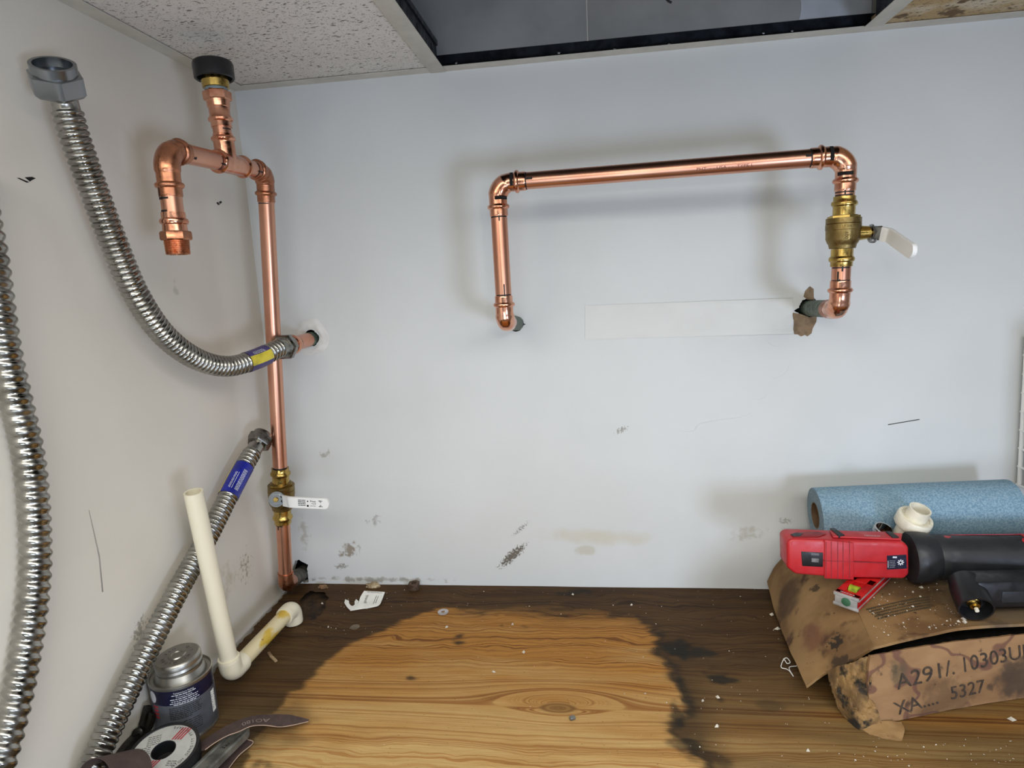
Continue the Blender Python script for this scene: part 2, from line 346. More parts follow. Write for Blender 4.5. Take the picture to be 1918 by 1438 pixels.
MB().sheet(tapefn, 40, 16, .35).build('joint_tape', tape_m, wall_back, label='painted joint tape peeling at its edges')
def crack(pts, wd, parent, m, dep=-.5):
    P = cat([aY(px, py, dep) for px, py in pts], 5); MB().sweep(P, [wd*(.4+.6*math.sin(PI*i/(len(P)-1))) for i in range(len(P))], 6).build('paint_blister', m, parent)
for pts, wd in (([(1255, 802), (1295, 808), (1310, 794), (1345, 786), (1390, 780), (1420, 764)], 1.1), ([(1412, 748), (1428, 746), (1440, 736)], .8), ([(1440, 709), (1460, 706), (1474, 694), (1480, 670)], .8), ([(1432, 634), (1446, 646), (1462, 651)], .7)):
    crack(pts, wd, wall_back, wall_m, .25)
def plaster(u, v):
    th = 2*PI*u; c_ = aY(583, 632, 0); gp = 3.4*max(0, math.cos(th-.15))**6+3.2*max(0, math.cos(th+1.0))**10; r = 11.6+gp+v*(17-gp+5*noise.noise(V((math.cos(th)*1.4, math.sin(th)*1.4, 4))))
    return c_+V((math.cos(th)*r, -.3-3.2*math.sin(PI*min(1, v*1.02))*(.7+.6*noise.noise(V((math.cos(th)*2, math.sin(th)*2, v*2)))), math.sin(th)*r*1.12))
MB().sheet(plaster, 40, 7).build('plaster_collar', simple('patching_plaster', (226, 226, 222), .7, 0, .03, .05, bump=.5, bs=.12), wall_back, label='rough white plaster around the pipe stub')
def flat_poly(name, pts, parent, m, fn, ext, label=None): return MB().prism([fn(*p) for p in pts], ext).build(name, m, parent, label=label)
flat_poly('scratch_mark', [(1663, 794.5), (1722, 784.5), (1722.5, 786), (1663.5, 796)], wall_back, ink_grey, lambda a, b: aY(a, b, -.15), V((0, -.1, 0)))
# left wall
wl = MB().box((-7, -850, 400), (14, 1700, 850+H*.02+480)); wall_left = wl.build('wall_left', left_m, smooth=0); tag(wall_left, 'cream painted left wall behind the steel hoses', 'wall', kind='structure')
for pts in ([(31, 333), (36, 333), (55, 341), (50, 342)], [(46, 332), (60, 331), (67, 334), (60, 337), (56, 340)], [(405, 380), (408, 378), (412, 383), (409, 384)], [(410, 378), (414, 376), (416, 379), (412, 382)]):
    flat_poly('marker_stroke', pts, wall_left, ink, lambda a, b: aX(a, b, .15), V((.1, 0, 0)))
flat_poly('scratch_mark', [(166, 955), (167, 955), (187, 1040), (193.5, 1108), (191, 1109), (184.6, 1042)], wall_left, simple('scuff_grey', (166, 162, 154), .6), lambda a, b: aX(a, b, .15), V((.1, 0, 0)))
# ceiling
ceil = thing('ceiling', (600, -600, H), 'suspended tile ceiling with one tile missing', 'ceiling', kind='structure')
def tile(x0, x1, y0, y1, m, lab=None): return MB().box(((x0+x1)/2, (y0+y1)/2, H+1.2+8), (x1-x0, y1-y0, 15), bevel=.8).build('ceiling_tile', m, ceil, label=lab)
tile(4, XT-3, -610, -5, tile_a, 'white fissured tile'); tile(4, XT-3, -1225, -620, tile_a); tile(4, XT-3, -1840, -1230, tile_a)
tile(XT+613, XT+1216, -610, -5, tile_b, 'water stained yellowed tile'); tile(XT+3, XT+606, -1840, -1230, tile_a); tile(XT+613, XT+1216, -1225, -620, tile_a); tile(XT+613, XT+1216, -1840, -1230, tile_a)
tile(XT+3, XT+606, -1225, -620, tile_a)
MB().box((800, -900, H+440), (1800, 1900, 20)).build('roof_deck', deck_m, ceil)
MB().box((800, -1860, H+220), (1800, 10, 440)).build('plenum_side', deck_m, ceil); MB().box((1705, -900, H+220), (10, 1900, 440)).build('plenum_side', deck_m, ceil)
n_trim = [0]
def trim(lab):
    n_trim[0] += 1; return thing('trim_%d' % n_trim[0], (0, 0, H), lab, 'ceiling trim', kind='structure')
T = trim('white wall angle along the back wall under the ceiling')
MB().box((X1/2, -11, H+.5), (X1, 22, 1)).build('flange', trim_w, T); lg = MB().box((X1/2, -.6, H+12), (X1, 1, 22)).build('leg', trim_d, T, label='dark unpainted upright leg')
for px, py in ((854, 117), (1047, 98), (1152, 92), (1254, 82), (1430, 61), (1484, 57)):
    p = aY(px, py, -1); p.z = max(p.z, H+9); MB().lathe(p, V((0, -1, 0)), [(0, 2.6), (1, 2.4), (1.5, 1.2)], 10).build('screw', zinc, lg)
T = trim('white wall angle along the left wall under the ceiling')
MB().box((11, -850, H+.4), (22, 1700, 1)).build('flange', trim_w, T); MB().box((.6, -850, H+12), (1, 1700, 22)).build('leg', trim_d, T)
def tee(xc, yend, lab):
    T = trim(lab); MB().box((xc, (yend-1700)/2, H-.6), (24, 1700+yend, 1), bevel=.3).build('flange', trim_w, T)
    wbm = MB().box((xc, (yend-1704)/2, H+18), (1.2, 1692+yend, 36)).build('web', trim_d, T, label='dark unpainted web'); MB().box((xc, (yend-1704)/2, H+38), (6, 1692+yend, 8), bevel=1).build('bulb', trim_d, T)
    for k in range(8):
        MB().box((xc+(.7 if xc < 500 else -.7), yend-40-k*76, H+22), (.3, 5, 11)).build('slot', void_m, wbm)
tee(XT, -1, 'white ceiling tee between the fissured tile and the opening'); tee(XT+610, -23, 'white ceiling tee between the opening and the stained tile')
Tc = trim('white cross tee nearest the camera'); MB().box((800, -615, H-.3), (1750, 24, 1)).build('flange', trim_w, Tc)
# ------------------------------------------------------------------ plywood floor
DX = 3.0; xs = np.arange(0, 1560+1, DX); ys = np.arange(0, -640-1, -DX); GX, GY = np.meshgrid(xs, ys); nx, ny = len(xs), len(ys)
def vnoise(x, y, s, seed):
    r = np.random.default_rng(seed); T_ = r.random((64, 64)); a = x/s; b = y/s; i = np.floor(a).astype(int); j = np.floor(b).astype(int); fa = a-i; fb = b-j; fa = fa*fa*(3-2*fa); fb = fb*fb*(3-2*fb)
    g = lambda p, q: T_[p % 64, q % 64]
    return (g(i, j)*(1-fa)+g(i+1, j)*fa)*(1-fb)+(g(i, j+1)*(1-fa)+g(i+1, j+1)*fa)*fb-.5
def fbm(x, y, s, seed, o=4): return sum(vnoise(x, y, s/2**k, seed+k)/2**k for k in range(o))
def sdist(poly, X, Y):
    P = np.array([(p.x, p.y) for p in poly]); d = np.full(X.shape, 1e9); ins = np.zeros(X.shape, bool)
    for (ax, ay), (bx, by) in zip(P, np.roll(P, -1, 0)):
        ex, ey = bx-ax, by-ay; tt = np.clip(((X-ax)*ex+(Y-ay)*ey)/(ex*ex+ey*ey+1e-9), 0, 1); d = np.minimum(d, np.hypot(X-ax-tt*ex, Y-ay-tt*ey))
        ins ^= ((ay > Y) != (by > Y)) & (X < ex*(Y-ay)/(ey+1e-12)+ax)
    return np.where(ins, -d, d)
def sm(x, a, b): q = np.clip((x-a)/(b-a), 0, 1); return q*q*(3-2*q)
dry = [aZ(*p) for p in [(440, 1520), (455, 1438), (500, 1345), (560, 1290), (640, 1212), (720, 1178), (800, 1148), (900, 1134), (1000, 1140), (1100, 1150), (1180, 1162), (1222, 1190), (1226, 1215), (1250, 1240), (1275, 1285), (1284, 1305), (1278, 1340), (1262, 1368), (1290, 1400), (1325, 1430), (1340, 1520)]]
tops = sm(GY, -190, -90)*sm(GX, 240, 380); sd = sdist(dry, GX, GY) + fbm(GX, GY*2.2, 60, 3)*(14+34*tops) + fbm(GX*.5, GY*3, 20, 9)*(6+14*tops)
left = sm(-GX+GY*-.0+0, -260, -140)
wet = sm(sd, -6-16*tops, 5)*(.88)
top_soft = sm(GY, -150, -60)*sm(GX, 250, 420); wet = np.maximum(wet, np.clip(top_soft*sm(sd, -60, 10), 0, 1)*.9)
bl = sdist([aZ(*p) for p in [(380, 1300), (520, 1290), (560, 1330), (560, 1380), (470, 1440), (380, 1440)]], GX, GY)+fbm(GX, GY*2, 40, 21)*40; wet = np.maximum(wet, sm(-bl, -25, 40)*.62)
rr = sm(GX, 640, 700)*sm(-GY, 180, 330)*(.5+.9*np.clip(fbm(GX*.35, GY*2, 60, 31)+.35, 0, 1)); wet = np.where(sd > 4, np.clip(wet-rr*.40, 0, 1), wet)
mold = np.zeros_like(wet)
for px, py, rx, ry, st in ((1272, 1215, 34, 22, 1), (1310, 1225, 30, 22, .9), (1240, 1190, 16, 10, .9), (1345, 1270, 30, 20, .95), (1278, 1290, 12, 34, 1), (1270, 1345, 12, 40, .9), (1290, 1395, 34, 18, .75), (1330, 1420, 44, 16, .6), (1255, 1240, 14, 16, .9), (770, 1270, 14, 5, .9), (860, 1203, 16, 5, .9), (940, 1172, 9, 4, .9), (980, 1172, 14, 5, .8), (855, 1192, 18, 6, .9), (1075, 1108, 30, 6, .9), (1440, 1320, 26, 14, .35), (500, 1435, 30, 14, .7), (1350, 1310, 12, 8, .6)):
    p = aZ(px, py); q_ = aZ(px+rx, py); v_ = aZ(px, py+ry); ax_ = abs(q_.x-p.x); ay_ = abs(v_.y-p.y)
    d = np.hypot((GX-p.x)/ax_, (GY-p.y)/ay_); mold = np.maximum(mold, st*sm(-d+fbm(GX, GY*1.4, 20, 50)*1.3, -1.1, -.25))
mold = np.maximum(mold, .8*np.exp(-((sd-2)/(5+5*np.clip(fbm(GX, GY, 30, 91)+.5, 0, 1)))**2)*sm(GX, 575, 615)*np.clip(.75+fbm(GX, GY, 25, 92), 0, 1))
tone = np.clip(.5+sm(GY, -330, -140)*.55-sm(-GY, 300, 420)*.6+fbm(GX*.5, GY*3, 60, 77)*.7, 0, 1)
holeP = [aZ(*p) for p in [(563, 1136), (566, 1120), (582, 1108), (606, 1110), (613, 1120), (606, 1140), (600, 1152), (584, 1160), (566, 1156)]]
hs = sdist(holeP, GX, GY)+fbm(GX, GY, 12, 5)*5
edgeX = 4+np.abs(fbm(GX*0, GY, 26, 60))*14
PX = np.where(GX < 3, edgeX, np.maximum(GX, edgeX+.3)); PZ = fbm(GX*.4, GY*1.5, 30, 88)*.5
verts = np.stack([PX, GY, PZ], -1).reshape(-1, 3)*MM
keep = np.ones((ny-1, nx-1), bool); hm = hs < 0
keep &= ~(hm[:-1, :-1] | hm[1:, :-1] | hm[:-1, 1:] | hm[1:, 1:])
J, I = np.nonzero(keep); quads = np.stack([J*nx+I, (J+1)*nx+I, (J+1)*nx+I+1, J*nx+I+1], -1)
me = bpy.data.meshes.new('floor'); me.from_pydata(verts.tolist(), [], quads.tolist())
ca = me.color_attributes.new('stain', 'FLOAT_COLOR', 'POINT'); ca.data.foreach_set('color', np.stack([wet, mold, tone, np.ones_like(wet)], -1).reshape(-1).astype(np.float32))
t = NT('stained_plywood'); at_ = t.n('ShaderNodeAttribute', attribute_name='stain'); sp_ = t.n('ShaderNodeSeparateColor'); t.l(at_.outputs['Color'], sp_.inputs[0])
wetS, moldS, toneS = sp_.outputs[0], sp_.outputs[1], sp_.outputs[2]
K = aZ(1045, 1326); xyz = t.n('ShaderNodeSeparateXYZ'); t.l(t.pos(), xyz.inputs[0])
warp = t.math('MULTIPLY', t.math('SUBTRACT', t.noise(.008, 3, t.pos((1, 1.8, 1))), .5), 62)
Xk = t.math('MULTIPLY', t.math('SUBTRACT', xyz.outputs[0], K.x), .40); Yk = t.math('SUBTRACT', xyz.outputs[1], K.y)
Yw = t.math('ADD', Yk, t.math('MULTIPLY', warp, t.ramp(t.math('ABSOLUTE', Yk), 15, 120)))
r2 = t.math('ADD', t.math('MULTIPLY', Xk, Xk), t.math('MULTIPLY', Yk, Yk))
far = t.math('MULTIPLY', Yw, t.math('SUBTRACT', 1.0, t.math('DIVIDE', t.ramp(Yk, -14, 8, 260, 1150), t.math('ADD', r2, 40.0))))
kn = t.ramp(r2, 60, 110, 1, 0)
psi = t.math('ADD', t.math('MULTIPLY', far, t.math('SUBTRACT', 1.0, kn)), t.math('MULTIPLY', t.math('SQRT', r2), kn))
g1 = t.ramp(t.noise(.21, 3, dim='1D', w_=psi, rough=.55), .43, .62); g2 = t.ramp(t.noise(.055, 2, dim='1D', w_=psi), .35, .7)
fib = t.noise(1, 4, t.pos((.02, .9, 1)), .65); fine = t.ramp(fib, .35, .7)
light = t.mix(toneS, lin((196, 164, 108)), lin((176, 124, 58))); latew = t.mix(toneS, lin((164, 112, 58)), lin((106, 62, 26)))
c = t.mix(t.math('MULTIPLY', g1, t.ramp(g2, 0, 1, .35, 1)), light, latew); c = t.mix(t.math('MULTIPLY', fine, .30), c, lin((120, 82, 42)))
c = t.mix(t.math('MULTIPLY', kn, .55), c, lin((120, 92, 52)))
wn = t.noise(.025, 4, t.pos((.35, 1.6, 1))); wetc = t.mix(t.ramp(wn, .35, .68), lin((37, 27, 18)), lin((64, 48, 29))); wetc = t.mix(t.math('MULTIPLY', g1, .45), wetc, lin((30, 20, 13))); wetc = t.mix(t.math('MULTIPLY', fine, .35), wetc, lin((36, 26, 18)))
c = t.mix(wetS, c, wetc); c = t.mix(t.math('MULTIPLY', moldS, .92), c, lin((30, 30, 25)))
sps = t.ramp(t.noise(.35, 2, t.pos((.8, 1.5, 1), (3, 1, 0)), .4), .70, .76); c = t.mix(t.math('MULTIPLY', sps, .7), c, lin((58, 40, 24)))
t.base(c); bb = t.bump(g1, .15, .5); t.bump(fib, .25, .5, bb); t.b.inputs['Specular IOR Level'].default_value = .18; ply = t.put(.62)
me.materials.append(ply); me.shade_smooth(); floor = bpy.data.objects.new('floor', me); COL.objects.link(floor); tag(floor, 'water stained plywood platform with a pale dry patch', 'floor', kind='structure')
ub = MB().box((790, -320, -16), (1600, 640, 8)); ub.build('plywood_underside', simple('rotten_underlayer', (78, 58, 38), .9, 0, .25, .06, (40, 30, 22), .4, .1), floor, smooth=0)
MB().box((1560/2, -640, -9), (1560, 2, 20)).build('front_edge', simple('plywood_edge', (150, 112, 66), .7), floor)

# ------------------------------------------------------------------ pipe fittings
def arc_path(c, A, B, L1, L2, Rb):
    A = A.normalized(); B = B.normalized(); ang = PI-A.angle(B); Tn = Rb*math.tan(ang/2); a, b = c+A*Tn, c+B*Tn
    ctr = c+(A+B).normalized()*(Rb/math.cos(ang/2)); r1, r2_ = a-ctr, b-ctr; ax = r1.cross(r2_).normalized()
    P = [c+A*L1]+[ctr+Matrix.Rotation(ang*k/14, 3, ax) @ r1 for k in range(15)]+[c+B*L2]; return P
def press(s, r0=11.15):
    if s < .6: return r0+.5
    if s < 9: return r0+.95
    if s < 15: return r0+.95+2.7*math.sqrt(max(0, 1-((s-12)/3)**2))
    if s < 25: return r0+.95
    return min(r0+1.9, r0+.95+(s-25)*.35)
hexf = lambda th: 1+.018*math.cos(6*th)
def elbow(name, c, A, B, parent, m, L1=41, L2=41, Rb=19, ends=(1, 1), r0=11.15, label=None):
    P, S = resample(arc_path(c, A, B, L1, L2, Rb), 1.1); tot = S[-1]
    def rad(s):
        a = press(s, r0) if ends[0] else r0+1.6; b = press(tot-s, r0) if ends[1] else r0+1.6
        return a if s < tot/2 else b
    return MB().sweep(P, [rad(s) for s in S], 28, shape=hexf).build(name, m, parent, label=label)
def pipe(a, b, parent, m=copper, r=11.1, name='pipe', label=None): return MB().sweep([a, a.lerp(b, .5), b], [r]*3, 32).build(name, m, parent, label=label)
def mark(parent, c, ax, r, a0, a1, w_, w0=0, name='marker_stroke', m=ink, slant=0):
    ax = ax.normalized(); v = (CAM-c); v = (v-ax*v.dot(ax)).normalized(); s_ = ax.cross(v)
    def f(u, q):
        th = math.radians(a0+(a1-a0)*u); return c+ax*(w0+w_*q+slant*u)+(v*math.cos(th)+s_*math.sin(th))*(r+.18)
    return MB().sheet(f, max(2, int(abs(a1-a0)/8)), 2, .12).build(name, m, parent)
def hexprof(th): # hexagon multiplier
    a = ((th+PI/6) % (PI/3))-PI/6; return .93/math.cos(a)
# ---- loop on the back wall
dL, dR = -132, -150
LT, LB, RT_, RB = aY(931, 343, dL), aY(946, 603, dL), aY(1586, 291, dR), aY(1572, 579, dR)
WLs, WRs = aY(972, 606, 30), aY(1509, 577, 30)
lp = thing('copper_pipe_loop', (WLs.x, 0, WLs.z), 'copper pipe loop with brass valve and white lever on the back wall', 'pipe')
dH = (RT_-LT).normalized(); dLv = (LB-LT).normalized(); dRv = (RB-RT_).normalized()
elbow('elbow', LT, dH, dLv, lp, copper_new, 39, 43); elbow('elbow', RT_, -dH, dRv, lp, copper_new, 42, 42)
eL = elbow('elbow', LB, -dLv, WLs-LB, lp, copper_new, 36, 30, 17, (1, 0)); eR = elbow('elbow', RB, -dRv, WRs-RB, lp, copper_new, 36, 34, 18, (1, 0))
hp = pipe(LT+dH*37, RT_-dH*40, lp); pipe(LT+dLv*41, LB-dLv*34, lp)
wd = (WLs-LB).normalized(); MB().lathe(LB+wd*26, wd, [(0, 12.4), (6, 12.4), (6, 11), (10, 11)], 24).build('socket', copper_dull, lp); pipe(LB+wd*34, WLs, lp, verdigris, 11.3, 'pipe_stub', 'green tarnished stub'); 
wd2 = (WRs-RB).normalized(); MB().lathe(RB+wd2*30, wd2, [(0, 12.6), (3, 13.2), (6, 12.8), (22, 12.6), (22, 11), (26, 11)], 24).build('socket', copper_dull, lp); pipe(RB+wd2*50, WRs, lp, verdigris, 12.0, 'pipe_stub', 'green tarnished stub')
V0, V1 = on(RT_, RB, 1, 368), on(RT_, RB, 1, 499)
pipe(RT_+dRv*39, V0+dRv*3, lp); pipe(V1-dRv*3, RB-dRv*33, lp)
def ball_valve(V0, V1, parent, stem_dir, k=1.0):
    d = (V1-V0); L = d.length; d = d.normalized()
    pr = [(0, 11.2), (0, 12.8), (.055, 12.8), (.06, 13), (.075, 14.6), (.1, 15.2), (.125, 14.6), (.14, 13), (.15, 12.8), (.26, 12.8), (.265, 15.6), (.30, 15.6), (.305, 20.2), (.38, 20.2), (.385, 19.6), (.39, 20.4), (.47, 20.4), (.475, 19.9), (.60, 19.6), (.66, 17.6), (.68, 16.2), (.70, 15.8), (.74, 15), (.745, 12.9), (.84, 12.9), (.85, 13), (.87, 14.6), (.895, 15.2), (.92, 14.6), (.935, 13), (.945, 12.8), (1, 12.8), (1, 11.2)]
    ref = stem_dir
    b = MB().lathe(V0, d, [(t_*L, r*k) for t_, r in pr if .25 < t_ < .745], 32, ref=ref).build('valve_body', brass_cast, parent)
    MB().lathe(V0, d, [(t_*L, r*k) for t_, r in pr if t_ < .265], 32, ref=ref, shape=hexf).build('press_end', brass, b); MB().lathe(V0, d, [(t_*L, r*k) for t_, r in pr if t_ > .74], 32, ref=ref, shape=hexf).build('press_end', brass, b)
    MB().lathe(V0+d*L*.275, d, [(0, 17.5), (3.2, 17.5)], 24, shape=hexprof, ref=ref).build('hex_collar', brass, b)
    return b, V0+d*L*.53, d
vb, vc, vd = ball_valve(V0, V1, lp, V((1, 0, 0)))
s0 = vc+V((17, 0, 0)); MB().lathe(s0, V((1, -.06, 0)), [(0, 9.5), (6, 8.6), (9, 8.2), (14, 7.6), (14, 5), (20, 5)], 20).build('valve_stem', brass, vb)
s1 = s0+V((15, -1, 0)); MB().lathe(s1, V((1, -.06, 0)), [(0, 10.5), (1.5, 10.5), (1.5, 8), (6, 8)], 20, shape=hexprof).build('packing_nut', zinc, vb); MB().lathe(s1+V((7, -.5, 0)), V((1, -.06, 0)), [(0, 7.5), (5, 7.5)], 16, shape=hexprof).build('lever_nut', steel_dark, vb)
MB().sweep(cat([s1+V((-6, -9, -7)), s1+V((-5, -11, -11)), s1+V((0, -11, -12)), s1+V((3, -9, -9))], 5), [1.5]*16, 8).build('lever_stop', zinc, vb)
def bar(pts, wdir, wd, th, wr=None):
    """flat bar along pts, width along wdir"""
    P, S = resample(cat(pts, 10), 1.5); mb = MB(); n = len(P); wdir = wdir.normalized(); vs = []
    for i, p in enumerate(P):
        tt = (P[min(n-1, i+1)]-P[max(0, i-1)]).normalized(); w2 = (wdir-tt*wdir.dot(tt)).normalized(); nn = tt.cross(w2); h = wd/2*(wr(S[i], S[-1]) if wr else 1); e = th/2
        for a_, b_ in ((-1, -.4), (-.94, -1), (.94, -1), (1, -.4), (1, .4), (.94, 1), (-.94, 1), (-1, .4)): vs.append(p+w2*h*a_+nn*e*b_)
    fs = [(i*8+k, i*8+(k+1) % 8, (i+1)*8+(k+1) % 8, (i+1)*8+k) for i in range(n-1) for k in range(8)]+[tuple(range(7, -1, -1)), tuple((n-1)*8+k for k in range(8))]
    return mb.add(vs, fs)
rend = lambda s, L: math.sqrt(max(.03, 1-max(0, (s-(L-7))/7.05)**2)) if s > L-7 else 1
A_, B_, C_, D_ = aY(1633, 436, dR-4), aY(1652, 438, dR-12), aY(1666, 441, dR-20), aY(1713, 474, dR-72)
bar([A_, A_.lerp(B_, .5), B_+ (B_-A_)*.1], V((0, -.1, 1)), 16, 2.5).build('lever_plate', grey_steel, vb)
bar([B_.lerp(C_, -.05), B_.lerp(C_, .5), C_, C_.lerp(D_, .25), C_.lerp(D_, .5), C_.lerp(D_, .75), D_], V((0.05, -.3, 1)), 17.5, 5, rend).build('lever_sleeve', white_vinyl, vb, label='white vinyl lever sleeve')
# embossed writing on the body
em = MB()
def cyl_fn(c, ax, r, xd):
    ax = ax.normalized(); v = CAM-c; v = (v-ax*v.dot(ax)).normalized(); s_ = ax.cross(v)
    if s_.dot(RT) < 0: s_ = -s_
    up_ = -ax if ax.dot(UP) < 0 else ax
    return lambda x, y: c+up_*y+(v*math.cos((x+xd)/r)+s_*math.sin((x+xd)/r))*(r+.15)
fnb = cyl_fn(V0.lerp(V1, .43), V1-V0, 20.4, 4); put_text(em, 'LF 3/4', 4.2, fnb); fnb2 = cyl_fn(V0.lerp(V1, .56), V1-V0, 19.7, 4)
put_text(em, '600', 6, lambda x, y: fnb2(y, -x) ); put_text(em, 'WOG', 4.5, lambda x, y: fnb2(y+6, -x)); em.build('embossed_mark', simple('brass_mark', (96, 80, 46), .5, 1), vb)
# marker strokes and print on the loop
for c_, ax_, a0, a1, w_, w0 in ((LT+dH*39, dH, -75, 80, 1.6, 0), (LT+dH*40, dH, -22, -8, 9, 0), (LT+dLv*43.5, dLv, -60, 70, 1.6, 0), (LT+dLv*41, dLv, -5, 4, 9, 0), (RT_-dH*42.5, dH, -80, 70, 1.6, -1), (RT_-dH*46, dH, -25, -10, 7, -4), (RT_+dRv*43, dRv, -60, 75, 1.5, 0), (RT_+dRv*40, dRv, -6, 3, 12, -4),
    (V0-dRv*1, dRv, -50, 70, 1.6, -1), (V1+dRv*.6, dRv, -55, 65, 1.6, 0), (V1+dRv*1, dRv, -12, -2, 12, -7), (V1+dRv*9, dRv, 12, 22, 11, -3), (RB-dRv*37, dRv, -65, 60, 1.5, 0), (RB-dRv*35, dRv, 2, 10, 8, -3), (LB-dLv*38, dLv, -60, 55, 1.6, 0), (LB-dLv*46, dLv, -12, -3, 19, -6)):
    mark(lp, c_, ax_, 11.3 if w_ > 3 else 11.2, a0, a1, w_, w0)
for c_, ax_ in ((LT+dH*21, dH), (RT_-dH*20, dH), (RT_+dRv*22, dRv), (LT+dLv*20, dLv)):
    mark(lp, c_, ax_, 12.7, -40 if ax_ == dRv else -70, 45 if ax_ == dRv else 20, 4.2, -2, 'crimp_stamp', void_m); 
pr = MB(); mid = on(LT, RT_, 0, 1355); fnp = cyl_fn(mid, dH, 11.25, 0); ax_ = dH
def pfn(x, y):
    v = CAM-mid; v = (v-dH*v.dot(dH)).normalized(); s_ = v.cross(dH); s_ = s_ if s_.z > 0 else -s_; th = (y-2.5)/11.2
    return mid+dH*x+(v*math.cos(th)+s_*math.sin(th))*11.25
put_text(pr, 'PHT  - - USA - -  TYPE L', 5, pfn, sx=1.35); pr.build('stamped_print', simple('faded_print', (128, 72, 52), .5, .5), lp)
# ---- riser in the corner
TT, TB = aY(496, 322, -108), aY(536, 1094, -80); TD = aY(309, 279, -338); DB = aY(334, 477, -338); WB = aY(576, 1066, 40)
rs = thing('copper_riser', (TB.x, TB.y, 0), 'copper riser in the corner with tee, black capped vent and open drop leg', 'pipe')
dr = (TB-TT).normalized(); dn = (TD-TT).normalized(); dd = (DB-TD).normalized()
elbow('elbow', TT, dn, dr, rs, copper_old, 36, 42, 19); elbow('elbow', TD, -dn, dd, rs, copper_old, 36, 50, 22)
VA, VB_ = on(TT, TB, 1, 876), on(TT, TB, 1, 979); pipe(TT+dr*40, VA+dr*3, rs); low_end = TB-dr*16; pipe(VB_-dr*3, low_end+dr*4, rs)
wd3 = (WB-TB).normalized(); MB().sweep(resample(arc_path(TB, -dr, wd3, 22, 24, 12), 1.2)[0], [12.6]*len(resample(arc_path(TB, -dr, wd3, 22, 24, 12), 1.2)[0]), 24).build('elbow', copper_old, rs, label='dark soldered elbow'); pipe(TB+wd3*20, WB, rs, dark_pipe, 12.5, 'pipe_stub', 'grey weathered stub')
t0, t1, tb = on(TT, TD, 0, 458), on(TT, TD, 0, 404), on(TT, TD, 0, 425)
pipe(TT+dn*34, t0, rs); pipe(t1, TD-dn*34, rs)
mb = MB(); P, S = resample([t0, t1], 1.2); tot = S[-1]
def teer(s):
    s = min(s, tot-s); return 12.1 if s < 3 else (12.1+2.6*math.sqrt(max(0, 1-((s-6)/3)**2)) if s < 9 else 12.6)
mb.sweep(P, [teer(s) for s in S], 28); TC = aY(397, 111, tb.y); up = (TC-tb).normalized()
q1 = on(tb, TC, 1, 252); L1 = (q1-tb).length; P, S = resample([tb, q1], 1.2)
mb.sweep(P, [12.6 if s < L1-9 else (12.2+2.6*math.sqrt(max(0, 1-((L1-s-5.5)/3)**2)) if s < L1-2.4 else 12.2) for s in S], 28).build('tee', copper_new, rs)
oy = lambda py: (on(tb, TC, 1, py)-tb).length
pipe(tb+up*oy(256), tb+up*oy(236), rs, name='pipe')
y0 = oy(239); pr_ = [(y0, 11.2), (y0, 12.4), (oy(229), 12.4), (oy(227), 14.6), (oy(223), 14.9), (oy(219), 13), (oy(216), 12.4), (oy(202), 12.6), (oy(201), 13.4), (oy(189), 14.2)]
ad = MB().lathe(tb, up, pr_, 28).build('adapter', copper_new, rs); MB().lathe(tb, up, [(oy(189), 14.6), (oy(187), 15.6), (oy(173), 15.6), (oy(171), 14.6)], 24, shape=hexprof).build('hex_collar', copper_new, ad)
vt = MB().lathe(tb, up, [(oy(172), 13), (oy(166), 13.4), (oy(165), 15.6), (oy(152), 16.4), (oy(151), 15), (oy(136), 15), (oy(120), 15)], 28).build('vent_body', brass, rs, label='brass vent body'); MB().lathe(tb, up, [(oy(173), 13.6), (oy(166), 13.6)], 24).build('thread_tape', simple('blue_grey_tape', (120, 136, 144), .6), vt)
MB().lathe(tb, up, [(oy(137), 19), (oy(147), 20.5), (oy(149), 22), (oy(147), 23.6), (oy(122), 24), (oy(117), 23), (oy(114), 20), (oy(113), 0.01)], 40).build('vent_cap', black_pl, rs, label='black plastic cap')
od = lambda py: (on(TD, DB, 1, py)-TD).length
pipe(TD+dd*46, TD+dd*od(402), rs)
ad = MB().lathe(TD, dd, [(od(398), 11.2), (od(398), 12.3), (od(409), 12.3), (od(411), 14.2), (od(415), 14.9), (od(419), 14.2), (od(421), 12.5), (od(434), 12.8)], 28).build('male_adapter', copper_new, rs); MB().lathe(TD, dd, [(od(433), 14), (od(436), 15), (od(448), 15), (od(450), 14)], 24, shape=hexprof).build('hex_collar', copper_old, ad)
a0_, a1_ = od(449), od(477); th = [(a0_, 12.6)]; k = 0; N = 13
for k in range(N): th += [(a0_+(a1_-a0_)*(k+.15)/N, 13.2-.05*k), (a0_+(a1_-a0_)*(k+.5)/N, 13.2-.05*k), (a0_+(a1_-a0_)*(k+.8)/N, 12.3-.05*k)]
th += [(a1_, 11.6), (a1_, 9.5), (a1_-18, 9.5)]; MB().lathe(TD, dd, th, 32).build('thread', copper_raw, ad, label='bright copper male thread')
vb2, vc2, _ = ball_valve(VA, VB_, rs, V((0, -1, 0)), 1.02)
lv0 = aY(518, 935, vc2.y-36); sd_ = (lv0-vc2).normalized(); MB().lathe(vc2+sd_*14, sd_, [(0, 9), (8, 8), (14, 7.5)], 20).build('valve_stem', brass, vb2)
MB().lathe(lv0-sd_*10, sd_, [(0, 11), (2, 11), (2, 9), (8, 9), (8, 12), (10.5, 12)], 18).build('packing_nut', zinc, vb2); MB().lathe(lv0, sd_, [(0, 8.8), (6, 8.4), (6, 4.6), (3, 4.6)], 24, shape=hexprof).build('lever_nut', zinc, vb2); MB().lathe(lv0, sd_, [(0, 4), (6.5, 3.6)], 12).build('stem_tip', brass, vb2)
